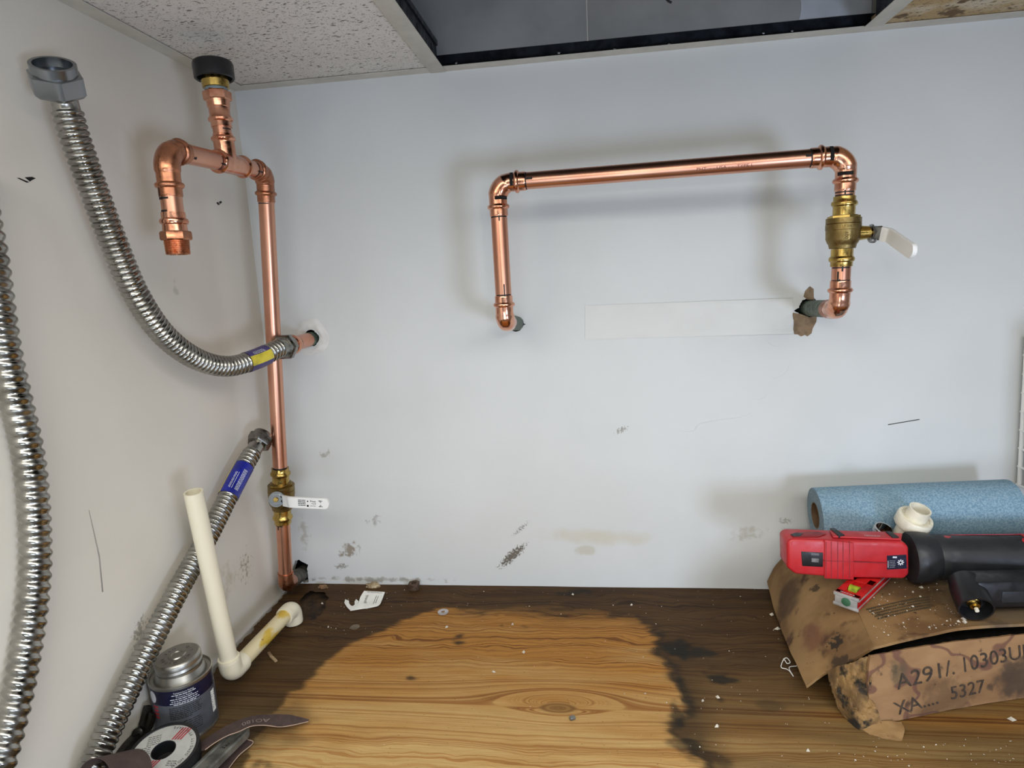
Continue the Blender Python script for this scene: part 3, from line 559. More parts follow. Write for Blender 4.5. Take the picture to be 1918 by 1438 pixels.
yL = lv0.y-3; L0, L1_, L2_, L3_ = aY(523, 936, yL+6), aY(534, 938, yL+3), aY(545, 940, yL-5), aY(617, 943, yL-6)
bar([L0, L0.lerp(L1_, .5), L1_], V((0, 0, 1)), 15, 2.4).build('lever_plate', zinc, vb2)
sl = bar([L1_.lerp(L2_, -.3), L1_.lerp(L2_, .5), L2_, L2_.lerp(L3_, .33), L2_.lerp(L3_, .66), L3_], V((0, 0, 1)), 17.5, 4.6, rend).build('lever_sleeve', white_vinyl, vb2, label='white vinyl lever sleeve with black print')
lx = (L3_-L2_).normalized(); lu = (V((0, 0, 1))-lx*lx.z).normalized(); ln_ = lx.cross(lu); ln_ = ln_ if ln_.y < 0 else -ln_; lm = L2_.lerp(L3_, .45); tx = MB()
lf = lambda x, y: lm+lx*x+lu*y+ln_*2.75
put_text(tx, 'Press', 4.4, lambda x, y: lf(x+9, y+3.4)); put_text(tx, 'VALVE', 2.6, lambda x, y: lf(x+10, y-.4)); put_text(tx, 'LEAD FREE', 1.9, lambda x, y: lf(x+8.5, y-4))
for k in range(4): dashes(tx, lf, -15, -3, 4.6-k*2.6, 1.1, lo=2, hi=6, gap=.4)
tx.lathe(lf(.6, 3.3), ln_, [(0, 1.4), (.05, 1.4)], 4).lathe(lf(.4, -4), ln_, [(0, 1.7), (.05, 1.7)], 12)
for x, y in ((21, 4.5), (21, -4.4)): dashes(tx, lf, x-3, x+3, y, 1.1); dashes(tx, lf, x-1, x+1, y-2 if y > 0 else y+2, 1)
tx.build('lever_print', ink, vb2)
for c_, a_, r_, a0, a1, w_, w0 in ((VA-dr*1, dr, 11.3, -60, 75, 2.2, -1), (VB_+dr*.5, dr, 11.3, 5, 80, 1.8, 0), (VB_+dr*2, dr, 11.3, 38, 48, 12, -6), (TT+dr*43, dr, 11.3, -15, 75, 1.4, 0), (t1-dn*-1, dn, 11.3, -60, 40, 1.4, 0), (t1, dn, 12.2, -14, -4, 8, -4), (TT+dn*37, dn, 11.3, -60, 60, 1.6, 0), (TT+dn*36, dn, 12.3, -10, 0, 10, -6), (TD+dd*51, dd, 11.3, 15, 75, 2, 0), (TD+dd*46, dd, 12.3, 60, 68, 14, -6), (TD+dd*od(396), dd, 11.3, 30, 80, 2, -1), (tb+up*oy(238), up, 11.4, -10, 60, 1.6, 0), (tb+up*oy(245), up, 11.3, 5, 60, 1.4, 0), (TD-dn*40, dn, 11.3, -20, -5, 4, -2)):
    mark(rs, c_, a_, r_, a0, a1, w_, w0)
# ---- stub for the flexible hose
SW = aY(585, 634, 8); SN = aY(531, 650, -108); st = thing('copper_stub', (aY(586, 635, 0).x, 0, aY(586, 635, 0).z), 'short copper stub coming out of the plaster collar behind the riser', 'pipe')
sdv = (SN-SW).normalized(); ls = (SN-SW).length
pipe(SW-sdv*30, SW+sdv*(ls-18), st, copper, 11.4); pipe(SW-sdv*4, SW+sdv*20, st, verdigris, 11.6, 'tarnished_band', 'green tarnish at the wall')
MB().lathe(SW, sdv, [(ls-48, 11.6), (ls-46, 12.6), (ls-38, 12.6), (ls-36, 14.8), (ls-32, 15.6), (ls-28, 14.8), (ls-26, 13), (ls-14, 13)], 28).build('press_adapter', copper_new, st)
# ---- flexible hoses
def hose(name, ctrl, r0, amp, pitch, parent, m=steel_hose, hel=False, smooth_ends=(0, 0), seg=28):
    P, S = resample(cat(ctrl, 14), pitch/8); tot = S[-1]
    def rad(i, th):
        s = S[i]
        if s < smooth_ends[0] or s > tot-smooth_ends[1]: return r0-amp*.9
        ph = 2*PI*s/pitch+(th if hel else 0); return r0-amp+amp*(abs(math.cos(ph/2))**.7 if not hel else (.5+.5*math.cos(ph))**.6)
    return MB().sweep(P, rad, seg).build(name, m, parent, smooth=70), P, S
def nut(mb_parent, c, d, r, L, m, hexr=1.0, ring=True, rot=0):
    n_ = MB(); n_.lathe(c, d, [(0, r*.78), (0, r*.95), (3, r*1.08), (L*.66, r*1.08), (L*.70, r*.98)], 48, shape=lambda th: hexprof(th+rot))
    n_.tube(c, d, [(L*.6, r*.93), (L, r*.93), (L, r*.78), (L*.3, r*.78)], 40)
    return n_.build('hex_nut', m, mb_parent)
h1 = thing('flexible_connector', SN, 'upper corrugated steel hose rising from the wall stub to an open hex nut', 'hose')
C1 = [SN, SN+sdv*20, aY(478, 673, -170), aY(425, 686, -215), aY(368, 672, -262), aY(308, 628, -308), aY(256, 553, -345), aY(212, 452, -368), aY(170, 340, -385), aY(138, 250, -398), aY(121, 190, -403), aY(111, 160, -415)]
_, P1, S1 = hose('corrugated_tube', C1, 14.2, 2.5, 6.3, h1, smooth_ends=(16, 27))
hs1 = None
nut(h1, SN+sdv*4, -sdv, 17.5, 20, steel_dark); n0 = aY(112, 177, -406); n1 = aY(98, 119, -420); nut(h1, n0, n1-n0, 21.0, (n1-n0).length, zinc, rot=.3)
def sleeve(P, S, s0, s1, r, parent, mats, mif, txt=None, seg=32, ref=None):
    pts = [p for p, s in zip(P, S) if s0 < s < s1][::6]; return MB().sweep(pts, [r]*len(pts), seg, caps=False, mif=mif, ref=ref).build('sticker', mats, parent)
def camk(P, S, s0, s1):   # angle of the camera-facing generator and the frame
    i = min(range(len(S)), key=lambda i: abs(S[i]-(s0+s1)/2)); tn = (P[i+1]-P[i-1]).normalized(); v = CAM-P[i]; v = (v-tn*v.dot(tn)).normalized(); return P[i], tn, v
i0 = min(range(len(P1)), key=lambda i: abs(proj(P1[i])[0]-500)); i1 = min(range(len(P1)), key=lambda i: abs(proj(P1[i])[0]-457)); sA, sB = S1[i0], S1[i1]
c_, tn, vv = camk(P1, S1, sA, sB); sleeve(P1, S1, sA, sB, 14.6, h1, [purp_lab, yel_lab], lambda k: 1 if k in (30, 31, 0, 1, 29) else 0, ref=vv)
ss = tn.cross(vv); tx = MB(); hf1 = lambda x, y: c_+tn*x+(vv*math.cos(y/14.7)+ss*math.sin(y/14.7))*14.85
for yy in (7.5, 9.5, 11.5): dashes(tx, hf1, -11, 10, yy*(1 if ss.dot(UP) > 0 else -1), .9)
tx.build('sticker_print', ink_white, h1)
h2 = thing('flexible_connector', aX(190, 1400, 20), 'lower corrugated steel hose with blue sticker leaning against the left wall', 'hose')
C2 = [aX(486, 826, 34), aX(464, 862, 30), aX(440, 905, 28), aX(392, 1000, 26), aX(330, 1112, 25), aX(262, 1245, 24), aX(200, 1375, 24), aX(150, 1490, 24)]
_, P2, S2 = hose('corrugated_tube', C2, 13.8, 2.5, 6.6, h2, smooth_ends=(22, 0))
d2 = (C2[1]-C2[0]).normalized(); nut(h2, C2[0]+d2*7, -d2, 16.5, 20, steel_dark)
i0 = min(range(len(P2)), key=lambda i: abs(proj(P2[i])[1]-873)); i1 = min(range(len(P2)), key=lambda i: abs(proj(P2[i])[1]-932)); sA, sB = S2[i0], S2[i1]
c_, tn, vv = camk(P2, S2, sA, sB); ss = tn.cross(vv); sgn = 1 if ss.dot(RT) > 0 else -1
skl = sleeve(P2, S2, sA, sB, 14.3, h2, [blue_lab, yel_lab], lambda k: 1 if ((k*sgn) % 32) in (26, 25) else 0, ref=vv)
tx = MB(); hf = lambda x, y: c_+tn*x+(vv*math.cos(y/14.4)+ss*math.sin(y/14.4)*sgn)*14.55
for k, yy in enumerate((-6, -4.4, -1.6, 3, 4.6, 6.2, 7.8)): dashes(tx, hf, -8 if k < 3 else -16, 20, yy, .8)
tx.build('sticker_print', ink_white, skl)
h3 = thing('flexible_connector', Zd(62, 1120, 590), 'nearest corrugated steel hose with coarse spiral at the left frame edge', 'hose')
hz = [(-45, 300, 600), (-32, 400, 600), (-15, 490, 596), (6, 640, 592), (30, 750, 590), (53, 850, 588), (63, 940, 585), (67, 1040, 580), (62, 1120, 575), (53, 1190, 568), (33, 1300, 552), (2, 1420, 535), (-30, 1530, 520)]
C3 = [aX(p[0], p[1], 18) for p in hz]
hose('corrugated_tube', C3, 13.4, 2.8, 10.6, h3, hel=True)
# ---- PVC pipe
E1, E2 = aZ(434, 1258, 22), aZ(547, 1139, 26); PT = aY(362, 921, -322)
pv = thing('pvc_pipe', (E1.x, E1.y, 0), 'cream plastic pipe standing in an elbow beside the cement can', 'pipe')
u1 = (PT-E1).normalized(); hd = (E2-E1).normalized(); Lp = (PT-E1).length
MB().tube(E1, u1, [(12, 11.1), (Lp, 11.1), (Lp, 8.8), (12, 8.8)], 32).build('pipe', pvc, pv, label='upright cream pipe'); pipe(E1+hd*15, E2-hd*15, pv, pvc_st, 11.0, label='stained lying pipe')
for c_, A, B in ((E1, u1, hd), (E2, -hd, V((.02, .02, -1)))):
    P, S = resample(arc_path(c_, A, B, 24, 24, 11), 1.4); tot = S[-1]; MB().sweep(P, [14.1 if min(s, tot-s) > 1.5 else 13.6 for s in S], 28).build('elbow', pvc, pv)
# ---- cement can
cb = aZ(353, 1356, 0); cb.z = .4; cn = thing('cement_can', cb, 'small navy and grey solvent cement can with a silver screw lid', 'can'); Zu = V((0, 0, 1)); CR, CH = 34.5, 72
body = MB().lathe(cb, Zu, [(0, CR-2), (0, CR+.6), (2, CR+.6), (3, CR), (CH-3, CR), (CH-2, CR+.8), (CH, CR+.8), (CH+.6, CR-.4), (CH-2, CR-1.6), (CH-2.5, CR-5), (CH+3, 27), (CH+6, 25.5)], 56).build('can_body', tin, cn)
MB().lathe(cb, Zu, [(CH-22, CR+.15), (CH-4, CR+.15)], 56, caps=False).build('label_band', navy, body); MB().lathe(cb, Zu, [(4, CR+.15), (CH-22, CR+.15)], 56, caps=False).build('label_band', grey_lab, body)
MB().lathe(cb, Zu, [(CH+5, 25.2), (CH+9, 25.2), (CH+9, 24), (CH+10, 24)], 40).build('neck', tin, cn)
capb = cb+Zu*(CH+9.5); tl = (Zu+RT*-.05+V((0, -.05, 0))).normalized(); lid = MB().lathe(capb, tl, [(0, 25.6), (1, 26), (4, 25), (5, 26), (9, 26), (11.5, 25), (12.5, 23.5), (12.2, 21), (12.2, 10), (13.4, 9), (13.4, 7), (12.4, 6), (12.4, 0.01)], 48).build('screw_lid', tin, cn)
cdir = (CAM-cb); cdir.z = 0; cdir.normalize(); cside = Zu.cross(cdir); cf = lambda x, y: cb+Zu*y+(cdir*math.cos(x/CR)+cside*math.sin(x/CR))*(CR+.35)
tx = MB()
for k, s_ in enumerate(('Temperature Rating', '', 'Pressure Rating')):
    if s_: put_text(tx, s_, 2.7, lambda x, y, k=k: cf(x, CH-7.4-k*2.5+y))
for k, wd_ in ((1, 13), (3, 15), (4, 14), (5, 16), (5.8, 12)): dashes(tx, cf, -wd_, wd_, CH-7.4-k*2.5, .9, lo=1.5, hi=5)
tx.build('label_print', ink_white, body); tx = MB()
for k in range(7): dashes(tx, cf, -18, 18-random.random()*3-(9 if k == 6 else 0), CH-26-k*2.3, .9, lo=1.5, hi=5)
for k in range(6): dashes(tx, cf, -15+random.random()*3, 17-random.random()*4, CH-45-k*2.6, .9, lo=1.5, hi=5)
for k in range(10): x_ = 0; tx.add([cf(33.0, CH-29-k*2.4), cf(39.4, CH-29-k*2.4), cf(39.4, CH-29-k*2.4-(.6+.9*(k*7 % 3)/2)), cf(33.0, CH-29-k*2.4-(.6+.9*(k*7 % 3)/2))], [(0, 1, 2, 3)])
tx.build('label_print', ink, body)
MB().sheet(lambda u, v: cb+Zu*(CH-55+u*28)+(cdir*math.cos((32.2+v*8)/CR)+cside*math.sin((32.2+v*8)/CR))*(CR+.25), 4, 8).build('barcode_panel', paper, body)
for k in range(4): MB().sheet(lambda u, v: cb+Zu*(CH-26-k*4.5+u*2.2)+(cdir*math.cos((-40+v*8)/CR)+cside*math.sin((-40+v*8)/CR))*(CR+.3), 1, 4).build('red_stripe', ink_red, body)
MB().sheet(lambda u, v: cf(-39+6*v*math.cos(2*PI*u), CH-13+7.5*v*math.sin(2*PI*u)), 20, 3).build('label_emblem', ink_white, body)
tx = MB(); lc = capb+tl*12.5; lxx = (RT-tl*RT.dot(tl)).normalized(); lyy = tl.cross(lxx)
def ring_text(mb, txt, r, size, a_mid, fn, step=None, flip=True):
    n = len(txt)
    for i, ch in enumerate(txt):
        if ch == ' ': continue
        a = math.radians(a_mid+(i-(n-1)/2)*(step or 18)*(1 if flip else -1)); vs, fs = text2d(ch, size)
        # letters read with their feet to the rim when flip
        e_r = (math.cos(a), math.sin(a)); e_t = (-math.sin(a), math.cos(a)); q = 1 if flip else -1
        mb.add([fn(e_r[0]*(r-q*v.y)+e_t[0]*v.x*q, e_r[1]*(r-q*v.y)+e_t[1]*v.x*q) for v in vs], fs)
lfn = lambda x, y: lc+lxx*x+lyy*y+tl*.1
ring_text(tx, 'USE BRUSH IN LID', 16, 5.2, -80, lfn, 20); tx.build('embossed_letters', simple('letter_shade', (74, 73, 70), .5, .5), lid)
# ---- thread-seal tape spool
sc = Zd(306, 1404, 688); sn_ = V((.06, -.16, 1)).normalized(); sx_ = (RT-sn_*RT.dot(sn_)).normalized(); sy_ = sn_.cross(sx_)
sp_t = thing('tape_spool', sc-sn_*12, 'round black and grey spool of thread seal tape in front of the can', 'spool'); SR = 36
rim = MB().tube(sc, sn_, [(-18, SR), (.8, SR), (.8, SR-3), (-.6, SR-3.4), (-.6, 11.5), (-18, 11.5)], 56).build('spool_shell', black_pl, sp_t)
lab = MB().tube(sc, sn_, [(-.5, SR-3.6), (-.1, SR-3.6), (-.1, 12.5), (-.5, 12.5)], 56).build('spool_label', tape_lab, sp_t); sf = lambda x, y: sc+sx_*x+sy_*y+sn_*.1
tx = MB(); ring_text(tx, 'PROFESSIONAL HIGH DENSITY PTFE TAPE', 29, 4.2, -18, sf, 6.6)
for k in range(5): dashes(tx, lambda a, b: sf(a*.9-b*.3, b+a*.3), -20, -6, 21-k*2.6, .7, lo=1, hi=4); dashes(tx, lambda a, b: sf(a*.9-b*.3, b+a*.3), -24, -14, 8-k*2.6, .7)
for k in range(3): dashes(tx, sf, 12, 22, -14-k*2.4, .7)
tx.build('label_print', ink, lab)
for k in range(4):
    o_ = k*3.0
    for (ax0, ay0, ax1, ay1) in ((2, 13, 7, 29), (-14, -29, -7, -13)): MB().add([sf(ax0+o_, ay0), sf(ax0+o_+1.7, ay0), sf(ax1+o_+1.7, ay1*(.96 if k == 3 else 1)), sf(ax1+o_, ay1*(.96 if k == 3 else 1))], [(0, 1, 2, 3)]).build('red_stripe', ink_red, lab)
MB().lathe(sc-sn_*19, sn_, [(0, 11.3), (3, 11.3)], 32).build('spool_floor', void_m, sp_t)
tx = MB()
for k in range(7): a = random.random()*6.28; tx.box(sc-sn_*13+sx_*6*math.cos(a)+sy_*6*math.sin(a), (5+random.random()*4, 2, 2), basis(sx_, sy_, sn_) @ Matrix.Rotation(a, 3, 'Z'), .4)
tx.build('screws_inside', rust, sp_t)
# ---- pliers behind the spool
pq = [Zd(278, 1322, 752), Zd(268, 1350, 748), Zd(255, 1372, 742), Zd(232, 1396, 722), Zd(205, 1424, 705)]
for p in pq: p.x = max(p.x, 9)
pz = thing('pliers', pq[2], 'dark greasy pliers wedged between the left wall and the can', 'tool')
bar([pq[0], pq[0].lerp(pq[1], .5), pq[1], pq[2]], V((1, -.4, .2)), 9, 7).build('jaw', black_metal, pz); bar([pq[0]+V((10, -6, -4)), pq[1]+V((9, -5, -3)), pq[2]+V((4, -3, 0))], V((1, -.4, .2)), 7, 6).build('jaw', black_metal, pz)
bar([pq[2], pq[3], pq[4]], V((1, -.5, .3)), 14, 8).build('handle', black_metal, pz); MB().lathe(pq[2]+V((1, -4, 4)), V((.3, -.9, .4)), [(-6, 6), (4, 6), (5, 4.5)], 18).build('pivot', black_metal, pz)
# ---- emery cloth
def strip(name, top, bot, parent=None, th=.5): # polylines of Vectors
    A, B = cat(top, 8), cat(bot, 8); n = len(A)-1
    def f(u, v): i = min(n, int(round(u*n))); return A[i].lerp(B[i], v)
    return MB().sheet(f, n, 5, -th)
ro = thing('sandpaper_roll', Zd(235, 1425, 640), 'rolled brown emery cloth at the bottom left corner beside the spool', 'sandpaper')
def rollf(u, v):
    th = -.6+u*5.6; r = 17+u*3.5; c_ = Zd(222, 1450, 640)-RT*3; ax = (RT*.35+FW*.85+UP*-.3).normalized(); e1 = (RT-ax*RT.dot(ax)).normalized(); e2 = ax.cross(e1); e2 = e2 if e2.dot(UP) > 0 else -e2
    return c_+ax*(v-.5)*46+(e1*math.cos(th)*1.25+e2*math.sin(th))*r
MB().sheet(rollf, 40, 6, .6).build('rolled_cloth', abrasive, ro)
ss_ = thing('sandpaper_strip', aZ(470, 1375, 8), 'wavy brown emery cloth strip reading AO180 lying over the steel wrench', 'sandpaper')
tp = [(345, 1412, 20), (372, 1392, 24), (405, 1370, 27), (430, 1356, 27), (465, 1342, 24), (500, 1338, 20), (540, 1338, 16), (560, 1342, 11), (579, 1347, 8)]
bt = [(384, 1404, 24), (402, 1391, 27), (425, 1378, 29), (447, 1370, 28), (470, 1360, 26), (495, 1358, 21), (525, 1361, 15), (552, 1357, 10), (577, 1351, 7)]
tA, tB = [aZ(*p) for p in tp], [aZ(*p) for p in bt]
strip('s', tA, tB).build('cloth', abrasive, ss_)
ed = MB().sweep(cat(tB, 6), [.5]*(len(tB)*6-5), 6); ed.build('cloth_edge', abr_back, ss_)
cA, cB = cat(tA, 8), cat(tB, 8)
def sfn(x, y):
    u = 35.5-x*.62; i = max(0, min(len(cA)-2, int(u))); f_ = u-i; a = cA[i].lerp(cA[i+1], f_); b = cB[i].lerp(cB[i+1], f_); return a.lerp(b, .55+y*.062)+V((0, -.1, .5))
tx = MB(); put_text(tx, 'AO180', 7.5, lambda x, y: sfn(x+1, y)); tx.build('cloth_print', simple('grey_print', (142, 128, 122), .7), ss_)
s2_ = thing('sandpaper_strip', aZ(430, 1420, 3), 'dark emery cloth strip lying flat under the steel wrench', 'sandpaper')
strip('s', [aZ(385, 1450, 4), aZ(420, 1415, 4), aZ(460, 1384, 4)], [aZ(420, 1450, 2), aZ(447, 1415, 2), aZ(474, 1391, 2)]).build('cloth', abrasive, s2_); MB().sweep(cat([aZ(420, 1450, 2.4), aZ(447, 1415, 2.4), aZ(474, 1391, 2.4), aZ(462, 1384, 3.4)], 6), [.6]*19, 6).build('cloth_edge', abr_back, s2_)
# ---- wrench
wa, wb2 = aZ(352, 1468, 16), aZ(462, 1362, 12); wr = thing('steel_wrench', wa.lerp(wb2, .5), 'grey steel wrench handle with a stamped recess in the lower left foreground', 'tool')
wx = (wb2-wa).normalized(); wz = (Zu-wx*wx.z).normalized(); wy = wz.cross(wx); Lw = (wb2-wa).length
prof = lambda s: 1 if s < Lw-14 else math.sqrt(max(.06, 1-((s-Lw+14)/14.2)**2))
def wsec(s):
    k = prof(s); h = 10.5*k; return [wa+wx*s+wy*a*h+wz*b for a, b in ((-1, -4), (1, -4), (1, 3), (.86, 5), (.62, 5), (.52, 3.4), (-.52, 3.4), (-.62, 5), (-.86, 5), (-1, 3))]
sN = [Lw*i/26 for i in range(27)]+[Lw-6, Lw-3, Lw-1, Lw-.1]; sN.sort(); vs = [p for s in sN for p in wsec(s)]; M_ = 10
MB().add(vs, [(i*M_+k, i*M_+(k+1) % M_, (i+1)*M_+(k+1) % M_, (i+1)*M_+k) for i in range(len(sN)-1) for k in range(M_)]+[tuple(range(M_))[::-1], tuple((len(sN)-1)*M_+k for k in range(M_))]).build('handle', grey_steel, wr)
tx = MB(); wc = wa+wx*(Lw*.60)+wz*3.6; put_text(tx, '32"', 8, lambda x, y: wc+wx*x-wy*y if (wy.dot(UP) < 0) else wc+wx*x+wy*y); tx.build('stamped_number', chrome, wr)
# ------------------------------------------------------------------ small things on the plywood
lb = aZ(690, 1128, 0); pl_ = thing('paper_label', lb, 'curled white paper label with black writing near the back wall', 'label')
LA = [aZ(674, 1144, 3), aZ(664, 1141, 1), aZ(671, 1132, 2), aZ(677, 1118, 6), aZ(683, 1107, 11)]; LBx = [aZ(678, 1142, 2), aZ(700, 1137, 1.4), aZ(711, 1134, 2), aZ(716, 1120, 5), aZ(721, 1109, 10)]
lt, lbm = cat([aZ(682, 1106.5, 14), aZ(675, 1118, 9), aZ(670, 1132, 4), aZ(656, 1144, 1)], 8), cat([aZ(721, 1108.5, 12), aZ(716, 1122, 7), aZ(709, 1134, 3), aZ(690, 1138.5, 1)], 8); nL = len(lt)-1
lfn2 = lambda u, v: lt[min(nL, int(round(u*nL)))].lerp(lbm[min(nL, int(round(u*nL)))], v)
MB().sheet(lfn2, nL, 6, -.3).build('label_sheet', paper, pl_)
hook = [(657, 1144), (650, 1137), (645, 1129), (646.5, 1122.5), (653.5, 1125), (654, 1130), (657, 1134), (661, 1135), (664.5, 1132), (664, 1127), (667, 1122), (672, 1126), (671, 1132), (667, 1139)]
MB().prism([aZ(a, b, 1+max(0, 1144-b)*.18) for a, b in hook], V((0, 0, .35))).build('label_tab', paper, pl_)
tx = MB()
def lmap(x, y):
    u = .40+.019*y; v = .30+.03*x; i = max(0., min(nL-1e-3, u*nL)); k = int(i); f_ = i-k; a = lt[k].lerp(lt[k+1], f_); b = lbm[k].lerp(lbm[k+1], f_); return a.lerp(b, v)+V((0, -.2, .5))
put_text(tx, 'Banamy', 6.5, lambda x, y: lmap(y, -x)); dashes(tx, lambda x, y: lmap(y, -x), -10, 12, 13, .9); dashes(tx, lambda x, y: lmap(y, -x), -8, 10, 16, .9); dashes(tx, lambda x, y: lmap(x+8, -y), -12, 12, 18, 1); tx.build('label_print', ink_grey, pl_)
p = aZ(776, 1102, 0); nt = MB().tube(p, Zu, [(0, 9.4), (11, 9.4), (11, 4.6), (0, 4.6)], 36, shape=hexprof); tag(nt.build('hex_nut', rust, loc=p), 'rusty hex nut standing against the back wall', 'nut')
p = aZ(830, 1147, 0); ws = MB().tube(p+V((0, 0, .4)), Zu, [(0, 8.6), (1.6, 8.6), (1.6, 3.2), (0, 3.2)], 32); tag(ws.build('washer', simple('grey_washer', (196, 190, 190), .4, .2), loc=p), 'pale round washer on the edge of the dry plywood patch', 'washer')
p = aZ(665, 1175, 0); tag(MB().lathe(p+V((0, 0, .3)), Zu, [(0, 7), (1.2, 7), (1.5, 6)], 20).build('plastic_disc', simple('dull_disc', (112, 98, 80), .6), loc=p), 'dull brown disc lying below the curled paper label', 'disc')
p = aZ(1072, 1347, 0); tag(MB().box(p+V((0, 0, 2)), (7, 5, 3.6), Matrix.Rotation(.5, 3, 'Z'), .8).build('metal_chip', grey_steel, loc=p), 'tiny grey metal chip beside the wood knot', 'chip')
def lump(c, rx, ry, rz, sd_, n=10):
    mb = MB(); 
    def f(u, v):
        th, ph = 2*PI*u, PI*v; q = V((math.cos(th)*math.sin(ph), math.sin(th)*math.sin(ph), math.cos(ph))); k = 1+.5*noise.noise(q*1.7+V((sd_, 0, 0))); return c+V((q.x*rx*k, q.y*ry*k, max(-.2, q.z*rz*k)))
    return mb.sheet(f, n*2, n)
p = aZ(698, 1098, 0); p.y = min(p.y, -8); tag(lump(p, 15, 6, 7, 3).build('plaster_lump', simple('dirty_plaster', (150, 130, 98), .95, 0, .2, .2, (206, 190, 160), .6, .3), loc=p), 'crumbling tan plaster lump at the wall above the paper label', 'rubble')
p = aZ(605, 1100, 0); p.y = min(p.y, -7); tag(lump(p, 9, 5, 5, 8).build('plaster_lump', simple('brown_plaster', (150, 116, 84), .95, 0, .2, .2, bump=.5), loc=p), 'brown plaster lump at the wall beside the floor hole', 'rubble')
p = aZ(509, 1229, 0); tag(bar([aZ(503, 1222, 2.5), aZ(508, 1229, 2.5), aZ(517, 1238, 2)], V((1, .6, 0)), 4, 2.4).build('wood_splinter', chip_m, loc=p), 'small brown wood splinter beside the lying plastic pipe', 'splinter')
p = aZ(1475, 1245, 0); thp = cat([aZ(*q) for q in [(1467, 1234, 3), (1474, 1232, 5), (1480, 1240, 4), (1474, 1242, 3), (1468, 1235, 4), (1463, 1249, 2), (1474, 1253, 2), (1480, 1258, 2), (1486, 1266, 1.5)]]+[aZ(1478, 1250, 2), aZ(1492, 1247, 3)], 8)
tag(MB().sweep(thp, [.55]*len(thp), 6).build('thread_scrap', paper, loc=p), 'tangled white thread scrap beside the carton flap', 'thread')
mb = MB(); mb2 = MB()
def crumb(m, c, r):
    R_ = Matrix.Rotation(random.random()*6, 3, 'Z'); vs = [c+R_ @ V((x*r*random.uniform(.7, 1.5), y*r*random.uniform(.5, 1), max(0, z)*r*.9+.1)) for x, y, z in ((1, 0, 0), (0, 1, 0), (-1, 0, 0), (0, -1, 0), (.1, .1, 1))]; m.add(vs, [(0, 1, 4), (1, 2, 4), (2, 3, 4), (3, 0, 4), (3, 2, 1, 0)])
for k in range(250):
    px, py = random.choice(((random.uniform(560, 1440), 1104+abs(random.gauss(0, 30))), (random.uniform(540, 1500), random.uniform(1105, 1430)), (random.uniform(1290, 1560), random.uniform(1110, 1420)), (random.uniform(1560, 1900), random.uniform(1380, 1436)), (random.uniform(500, 700), random.uniform(1105, 1190))))
    c_ = aZ(px, py, .5)
    if c_.y > -4 or c_.x < 20 or (px < 625 and py < 1165): continue
    crumb(mb, c_, random.choice((.4, .5, .5, .6, .7, .8, 1.2)))
for px, py, r in ((981, 1221, 3), (960, 1169, 2.6), (837, 1174, 2.4), (925, 1258, 2), (1073, 1113, 2.2), (1183, 1133, 2.4), (1345, 1306, 3), (1446, 1151, 3.4), (1456, 1178, 3.4), (1316, 1312, 2), (1343, 1360, 2.6), (615, 1174, 2), (603, 1130, 2.4), (1894, 1347, 3.4), (1513, 1405, 2.4)): crumb(mb, aZ(px, py, .5), r*1.2)
tag(mb.build('floor_crumbs', debris_m, smooth=0), 'white plaster crumbs scattered over the plywood', 'debris', kind='stuff')
# ------------------------------------------------------------------ right side: carton and what lies on it
def grid_patch(ctrl, disp=0, dscale=.02, seed=0):
    nr, nc = len(ctrl), len(ctrl[0])
    def cr1(P, t_):
        n = len(P)-1; x = min(max(t_*n, 0), n-1e-6); i = int(x); f_ = x-i; a, b, c_, d = P[max(0, i-1)], P[i], P[i+1], P[min(n, i+2)]
        return .5*((2*b)+(c_-a)*f_+(2*a-5*b+4*c_-d)*f_*f_+(3*b-a-3*c_+d)*f_**3)
    def f(u, v):
        p = cr1([cr1(r, u) for r in ctrl], v)
        if disp: n1 = noise.noise(p*dscale+V((seed, 0, 0)))+.5*noise.noise(p*dscale*2.3+V((0, seed, 0)))+.3*noise.noise(p*dscale*6+V((0, seed, 9))); p = p+V((0, -.6, .8))*n1*disp
        return p
    return f
t = NT('wet_cardboard'); c = t.mix(t.ramp(t.noise(.012, 4), .35, .65), lin((150, 118, 76)), lin((112, 82, 48))); c = t.mix(t.ramp(t.noise(.03, 4, t.pos((1, 1, 1), (9, 4, 2))), .55, .72), c, lin((78, 52, 30)))
c = t.mix(t.ramp(t.noise(.1, 4, t.pos((1, 1, 1), (2, 8, 5))), .66, .74), c, lin((44, 34, 24)))
for P_, R_, ns_, lo_, hi_, cc_, st_ in ((aZ(1480, 1120, 40), 46, .03, .35, .9, (64, 42, 24), .8), (aZ(1520, 1190, 45), 34, .04, .45, .95, (96, 50, 40), .6), (aZ(1556, 1192, 66), 26, .16, .72, .88, (34, 28, 20), .9), (aZ(1520, 1095, 80), 20, .14, .75, .92, (38, 28, 18), .8), (aZ(1570, 1245, 50), 30, .12, .66, .9, (50, 38, 26), .8), (aZ(1860, 1130, 98), 90, .05, .4, 1.0, (120, 108, 88), .6), (aZ(1700, 1100, 98), 60, .06, .5, 1.0, (70, 52, 34), .5)):
    dn = t.n('ShaderNodeVectorMath', operation='DISTANCE'); t.l(t.pos(), dn.inputs[0]); dn.inputs[1].default_value = P_-V((900, -170, 0)); m_ = t.ramp(dn.outputs['Value'], 0, R_, 1, 0)
    c = t.mix(t.math('MULTIPLY', t.math('MULTIPLY', t.ramp(t.math('ADD', t.math('MULTIPLY', m_, .6), t.noise(ns_, 4)), lo_, hi_), t.ramp(m_, 0, .35)), st_), c, lin(cc_))
t.base(c); bb = t.bump(t.noise(.06, 3), .3, 2); t.bump(t.noise(.5, 3), .25, .6, bb); card = t.put(.85)
